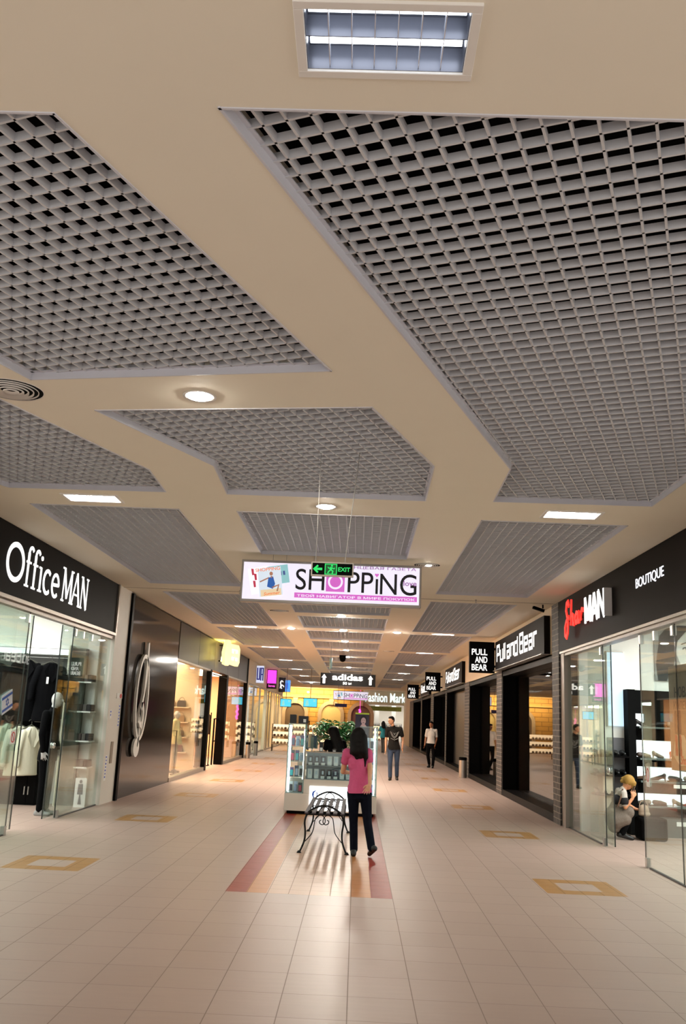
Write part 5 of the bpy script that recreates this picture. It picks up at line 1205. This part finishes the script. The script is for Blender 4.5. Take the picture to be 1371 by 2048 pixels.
    if top:
        T = MB(); torso(T, .012*s*loose)
        if hem:
            rings = []
            for q, wx, wy in ((.45, .140, .105), (.30, .142, .110), (.12, .158, .122), (-.02, .180, .134), (-.20, .186, .138), (-.34, .180, .134)):
                c_ = J['pel'].lerp(J['neck'], q); rings.append([c_+rr*cos(a)*wx*wide*s*loose+ff*sin(a)*wy*s*loose for a in [2*pi*i/24 for i in range(24)]])
            T.ring_loft(rings)
        for S in 'LR':
            if sleeve: arm(T, S, .014*s*loose, sleeve)
        o = blob('top', T, top, t, voxel, 3)
        if hem:     # cut the hem off level
            bm = bmesh.new(); bm.from_mesh(o.data)
            pc = J['pel']-up*hem-ORG[t]
            bmesh.ops.bisect_plane(bm, geom=bm.verts[:]+bm.edges[:]+bm.faces[:], plane_co=pc, plane_no=up, clear_inner=True)
            bm.to_mesh(o.data); bm.free()
    if bottom:
        Bt = MB(); ax = (rr, ff, up); Bt.ell(J['pel'], (.168*wide*s+.004, .117*s+.004, .128*s), ax); Bt.ell((J['hipL']+J['hipR'])/2-up*.045, (.140*wide*s, .112*s, .075*s), ax)
        for S in 'LR': leg(Bt, S, .008, .012*s)
        Bt.capsule(J['hipL'], J['hipR'], .09*s, .09*s)
        blob('trousers', Bt, bottom, t, voxel, 3)
    if shoe_m:
        for S in 'LR': F2 = MB(); foot(F2, S, .007); blob('shoe', F2, shoe_m, t, .008, 2)
    if hair:
        hb = MB(); hair(hb, H, lk, lr, hu2, s); blob('hair', hb, hair_m, t, .009, 2)
    return t
def short_hair(hb, H, lk, lr, u, s):
    hb.ell(H+u*.022*s-lk*.018*s, (.078*s, .088*s, .105*s), (lr, lk, u), 18, 12); hb.ell(H+u*.075*s+lk*.03*s, (.062*s, .06*s, .042*s), (lr, lk, u))
def cap_hair(hb, H, lk, lr, u, s): hb.ell(H+u*.028*s-lk*.022*s, (.083*s, .096*s, .108*s), (lr, lk, u), 18, 12)
PINK = mat('pink_cotton', 'c2507a', .9, var=.08, scale=40); DENIM = mat('dark_denim', '0a0d18', .9, var=.25, scale=30, spec=.1); DENIM2 = mat('blue_denim', '303c50', .9, var=.35, scale=9)
SHOEB = mat('black_shoe', '0b0909', .5); 
# --- woman in pink, seen from behind
Y = 12.45
def hair_long(hb, H, lk, lr, u, s):
    hb.ell(H+u*.03-lk*.012, (.096, .108, .112), (lr, lk, u), 18, 12)
    for a, b, ra, rb in (((-.03, -.05, .0), (-.02, -.10, -.16), .088, .085), ((.035, -.05, .0), (.06, -.105, -.16), .085, .075), ((-.02, -.10, -.14), (-.01, -.115, -.25), .07, .03), ((.07, -.10, -.14), (.105, -.11, -.24), .06, .035), ((.10, -.11, -.22), (.10, -.115, -.36), .03, .010), ((-.06, -.07, -.08), (-.09, -.08, -.20), .05, .02), ((.0, -.1, -.1), (.03, -.11, -.22), .08, .05)):
        P_ = lambda q: H+lr*q[0]+lk*q[1]+u*q[2]
        hb.capsule(P_(a), P_(b), ra, rb)
J = dict(pel=V(.068, Y, .84), neck=V(.036, Y-.01, 1.355), head=V(.030, Y+.02, 1.485), shL=V(-.115, Y, 1.29), shR=V(.165, Y, 1.30), elL=V(-.160, Y+.07, 1.04), wrL=V(-.09, Y+.28, 1.02), elR=V(.196, Y-.07, 1.085), wrR=V(.198, Y-.185, .915),
         hipL=V(-.012, Y, .78), hipR=V(.148, Y, .78), knL=V(.006, Y+.03, .415), knR=V(.188, Y-.02, .42), anL=V(.022, Y, .085), anR=V(.246, Y-.16, .135), toeL=V(.008, Y+.16, .028), toeR=V(.226, Y-.03, .040), heelR=V(.285, Y-.20, .13), heelL=V(.020, Y-.05, .035))
def hair_w(hb, H, lk, lr, u, s): hair_long(hb, H, lk, lr, u, s)
person('woman in a pink T-shirt and dark jeans seen from behind, walking beside the bench', J, .93, .96, (0, 1), (0, 1, 0), PINK, DENIM, SHOEB, mat('skin_tan', 'c89472', .5), HAIRD, hair_w, .45, .05, .95, hands=(None, (V(-.35, -.25, -.8), V(.2, -.9, .1), V(-.9, -.2, .2))), curl=.25, voxel=.0065)
# --- seller with long dark hair behind the counter
Y = 18.75
J = dict(pel=V(-.40, Y, .86), neck=V(-.43, Y, 1.31), head=V(-.47, Y-.01, 1.44), shL=V(-.58, Y, 1.26), shR=V(-.25, Y, 1.25), elL=V(-.62, Y+.1, 1.02), wrL=V(-.52, Y+.28, .96), elR=V(-.20, Y+.08, 1.0), wrR=V(-.28, Y+.28, .95), hipL=V(-.48, Y, .80), hipR=V(-.32, Y, .80), knL=V(-.48, Y, .43), knR=V(-.32, Y, .43), anL=V(-.48, Y, .085), anR=V(-.32, Y, .085), toeL=V(-.5, Y+.14, .03), toeR=V(-.30, Y+.14, .03))
def hair_s(hb, H, lk, lr, u, s):
    P_ = lambda x, y, z: Vector((H.x+x, H.y+y, H.z+z))
    hb.ell(P_(.01, .0, .03), (.115, .12, .11)); hb.capsule(P_(.03, -.03, 0), P_(.09, -.07, -.18), .105, .105); hb.capsule(P_(.09, -.07, -.16), P_(.15, -.08, -.34), .11, .115); hb.capsule(P_(.16, -.06, -.3), P_(.22, -.05, -.36), .09, .06)
person('seller with long dark hair and dark top behind the kiosk counter', J, .93, .96, (0, 1), (-.55, .8, 0), mat('seller_dark', '080607', .95, spec=.1), mat('seller_trousers', '141414', .9), SHOEB, SKIN, HAIRD, hair_s, .5, .05)
# --- man in dark printed T-shirt walking towards us
Y = 28.4
J = dict(pel=V(1.145, Y, .955), neck=V(1.115, Y, 1.565), head=V(1.045, Y-.02, 1.735), shL=V(.945, Y, 1.49), shR=V(1.335, Y, 1.50), elL=V(.905, Y+.02, 1.16), wrL=V(.90, Y-.06, .885), elR=V(1.415, Y+.03, 1.19), wrR=V(1.40, Y-.08, .95),
         hipL=V(1.045, Y, .91), hipR=V(1.245, Y, .91), knL=V(1.045, Y-.10, .49), knR=V(1.25, Y+.02, .50), anL=V(1.055, Y-.12, .09), anR=V(1.262, Y+.10, .12), toeL=V(1.025, Y-.32, .03), toeR=V(1.275, Y-.08, .032))
TSH = mat('charcoal_cotton', '201d1b', .95, var=.15, scale=30, spec=.1)
t = person('man in charcoal printed T-shirt and blue jeans walking with head turned', J, 1.08, 1.02, (0, -1), (-.8, -.6, .03), TSH, DENIM2, SHOEB, SKIN, HAIRD, short_hair, .62, .07, 1.02)
fr = front_fr(1.0, Y-.165, 1.12); m = MB()
for pts in ([(.02,.30),(.08,.16),(.15,.10),(.22,.16),(.28,.30)], [(.06,.28),(.10,.18),(.15,.14),(.20,.18),(.24,.28)], [(.12,.26),(.15,.2),(.18,.26)], [(.04,.10),(.15,.05),(.26,.10)]): m.stroke(pts, .014, fr, -.03, .012)
obj('shirt_print', m, mat('print_silver', '8a8682', .8), t)
# --- man in white shirt
Y = 36.9
J = dict(pel=V(2.94, Y, .93), neck=V(2.955, Y, 1.50), head=V(2.935, Y-.03, 1.655), shL=V(2.79, Y, 1.43), shR=V(3.13, Y, 1.43), elL=V(2.735, Y+.03, 1.12), wrL=V(2.70, Y-.06, .88), elR=V(3.165, Y+.03, 1.12), wrR=V(3.10, Y-.08, .87),
         hipL=V(2.86, Y, .88), hipR=V(3.03, Y, .88), knL=V(2.835, Y+.08, .48), knR=V(3.05, Y-.06, .47), anL=V(2.91, Y+.30, .14), anR=V(3.02, Y-.06, .09), toeL=V(2.84, Y+.14, .035), toeR=V(2.99, Y-.24, .03))
person('man in a white shirt and black trousers by the dark shop doorway', J, 1.02, 1.06, (-.3, -1), (-.5, -.85, 0), mat('white_shirt', 'd8d2cc', .85, var=.05), mat('black_trousers', '09080a', .95, spec=.1), SHOEB, mat('skin_brown', 'a06a4a', .5), HAIRD, short_hair, .7, .0001, 1.05)
# --- girl in teal far behind
Y = 52.0
J = dict(pel=V(1.50, Y, .92), neck=V(1.47, Y, 1.44), head=V(1.48, Y, 1.57), shL=V(1.33, Y, 1.37), shR=V(1.63, Y, 1.37), elL=V(1.30, Y+.05, 1.1), wrL=V(1.36, Y+.18, .95), elR=V(1.68, Y+.05, 1.1), wrR=V(1.62, Y+.18, .95), hipL=V(1.42, Y, .85), hipR=V(1.58, Y, .85), knL=V(1.44, Y, .46), knR=V(1.55, Y-.05, .46), anL=V(1.46, Y, .085), anR=V(1.54, Y-.12, .10), toeL=V(1.45, Y+.15, .03), toeR=V(1.54, Y+.04, .03))
person('dark-haired woman in a teal top walking away behind the charcoal-shirted man', J, .98, 1.0, (0, 1), (0, 1, 0), mat('teal_cloth', '1f7a84', .85), mat('grey_trousers', '4a4642', .85), SHOEB, SKIN, HAIRD, hair_long, .6, .12, .9)
# --- crouching blonde woman in the boutique
Y = 15.7
J = dict(pel=V(4.29, Y+.02, .33), neck=V(4.43, Y, .79), head=V(4.515, Y-.01, .885), shL=V(4.40, Y+.17, .74), shR=V(4.385, Y-.16, .735), elL=V(4.55, Y+.20, .53), wrL=V(4.66, Y+.12, .47), elR=V(4.40, Y-.20, .515), wrR=V(4.525, Y-.19, .66),
         hipL=V(4.30, Y+.09, .33), hipR=V(4.29, Y-.08, .33), knL=V(4.57, Y+.12, .46), knR=V(4.52, Y-.10, .44), anL=V(4.40, Y+.10, .09), anR=V(4.37, Y-.10, .105), toeL=V(4.55, Y+.12, .028), toeR=V(4.53, Y-.10, .028), heelR=V(4.33, Y-.10, .075), heelL=V(4.36, Y+.1, .06))
def hair_b(hb, H, lk, lr, u, s):
    hb.ell(H+u*.035-lk*.02, (.092, .10, .098), (lr, lk, u), 18, 12); hb.capsule(H+lk*.06+u*.05+lr*.03, H+lk*.105-u*.03+lr*.03, .045, .022); hb.capsule(H-lk*.06+u*.01, H-lk*.10-u*.04, .055, .03); hb.capsule(H-lk*.10+u*.02, H-lk*.125-u*.0, .035, .02)
SK2 = mat('skin_fair', 'c98a62', .5)
t = person('crouching woman with fair hair and striped top holding a phone inside the boutique', J, .93, .95, (1, 0), (.80, -.15, -.58), mat('grey_white_knit', 'b8aea4', .9), mat('black_leggings', '080708', .95, spec=.1), SHOEB, SK2, HAIRB, hair_b, .75, .0, .9, hands=((V(1, 0, -.2), V(0, 0, -1), V(0, -1, 0)), (V(.15, .1, .95), V(-.4, .9, 0), V(.9, 0, .1))), curl=.6)
m = MB(); m.capsule(V(4.27, Y, .36), V(4.47, Y+.10, .46), .165, .10); m.capsule(V(4.27, Y, .36), V(4.47, Y-.09, .43), .165, .105); m.capsule(V(4.27, Y, .34), V(4.27, Y-.02, .21), .16, .12); m.capsule(V(4.28, Y, .40), V(4.33, Y, .56), .13, .10); m.capsule(V(4.28, Y-.06, .30), V(4.40, Y-.09, .33), .15, .125); m.capsule(V(4.28, Y+.05, .30), V(4.40, Y+.09, .33), .15, .125)
blob('skirt', m, mat('speckled_skirt', '6e6258', .95, var=.35, scale=45), t, .012, 3)
m = MB(); m.capsule(J['shR'].lerp(J['elR'], .52), J['shR'].lerp(J['elR'], .64), .070, .068); m.capsule(V(4.30, Y-.07, .62), V(4.36, Y-.13, .62), .085, .06); blob('dark_stripe', m, mat('stripe_black', '141012', .9), t, .01, 2)
obj('bag_strap', MB().tube([V(4.37, Y-.18, .80), V(4.33, Y-.20, .66), V(4.28, Y-.19, .52)], .012, 6), mat('strap_brown', '6a4a38', .6), t)
single('mobile_phone', MB().obox((4.555, Y-.135, .80), ((.35,0,.94),(0,1,0),(-.94,0,.35)), (.055, .024, .007)), mat('phone_body', '2a2a30', .25), 'small dark mobile phone held at the ear of the crouching woman', 'phone', bevel=.003)
# --- shop mannequins
MANQ = mat('mannequin_grey', 'a8a8a6', .3, var=.03)
Y = 15.4
J = dict(pel=V(-5.06, Y, 1.0), neck=V(-5.04, Y, 1.69), head=V(-5.0, Y, 1.84), shL=V(-5.06, Y+.2, 1.60), shR=V(-5.09, Y-.2, 1.60), elL=V(-5.06, Y+.26, 1.3), wrL=V(-4.98, Y+.24, 1.05), elR=V(-5.10, Y-.27, 1.28), wrR=V(-5.06, Y-.25, 1.02), hipL=V(-5.06, Y+.09, .95), hipR=V(-5.06, Y-.09, .95), knL=V(-5.04, Y+.10, .52), knR=V(-5.05, Y-.10, .52), anL=V(-5.05, Y+.11, .1), anR=V(-5.06, Y-.11, .1), toeL=V(-4.90, Y+.12, .03), toeR=V(-4.91, Y-.12, .03))
t = person('grey headed shop mannequin in a black suit behind the left glass', J, 1.1, 1.0, (1, 0), (1, -.25, 0), mat('black_suit', '070708', .95, var=.2, scale=30, spec=.08), mat('black_suit2', '070708', .95, spec=.08), mat('silver_shoe', '8a8a88', .3), MANQ, MANQ, None, 2.0, .14, 1.08, name='mannequin', cat='mannequin')
def dummy(x, y, label, topc, botc, f=(1, 0)):
    F_ = Vector((*f, 0)).normalized(); R_ = F_.cross(Vector((0, 0, 1)))
    b = V(x, y, 0); q = lambda r, ff, z: b+R_*r+F_*ff+V(0, 0, z)
    J = dict(pel=q(0,0,.97), neck=q(0,0,1.5), head=q(0,.02,1.64), shL=q(-.17,0,1.43), shR=q(.17,0,1.43), elL=q(-.22,-.02,1.15), wrL=q(-.2,.08,.93), elR=q(.22,-.02,1.15), wrR=q(.2,.08,.93), hipL=q(-.08,0,.9), hipR=q(.08,0,.9), knL=q(-.09,.02,.5), knR=q(.09,.02,.5), anL=q(-.09,0,.09), anR=q(.09,0,.09), toeL=q(-.1,.16,.03), toeR=q(.1,.16,.03))
    person(label, J, 1.0, .95, f, None, mat('dm_'+topc, topc, .85), mat('dm_'+botc, botc, .85), SHOEB, MANQ, MANQ, None, 2.0, .16, .95, voxel=.013, name='mannequin', cat='mannequin', group='shop mannequins', loose=1.5)
dummy(-5.3, 27.3, 'mannequin in a pale yellow coat in the dark-front shop window', 'e0cc98', 'b09a80', (1, -.2))
dummy(-4.98, 49.6, 'mannequin in a pale top and white trousers in the far left window', 'c8b8a4', 'd8d0c8', (1, -.5))
dummy(-5.1, 30.4, 'mannequin in a dark jacket inside the dark-front shop door', '3a2e28', '6a5444', (1, -.6))
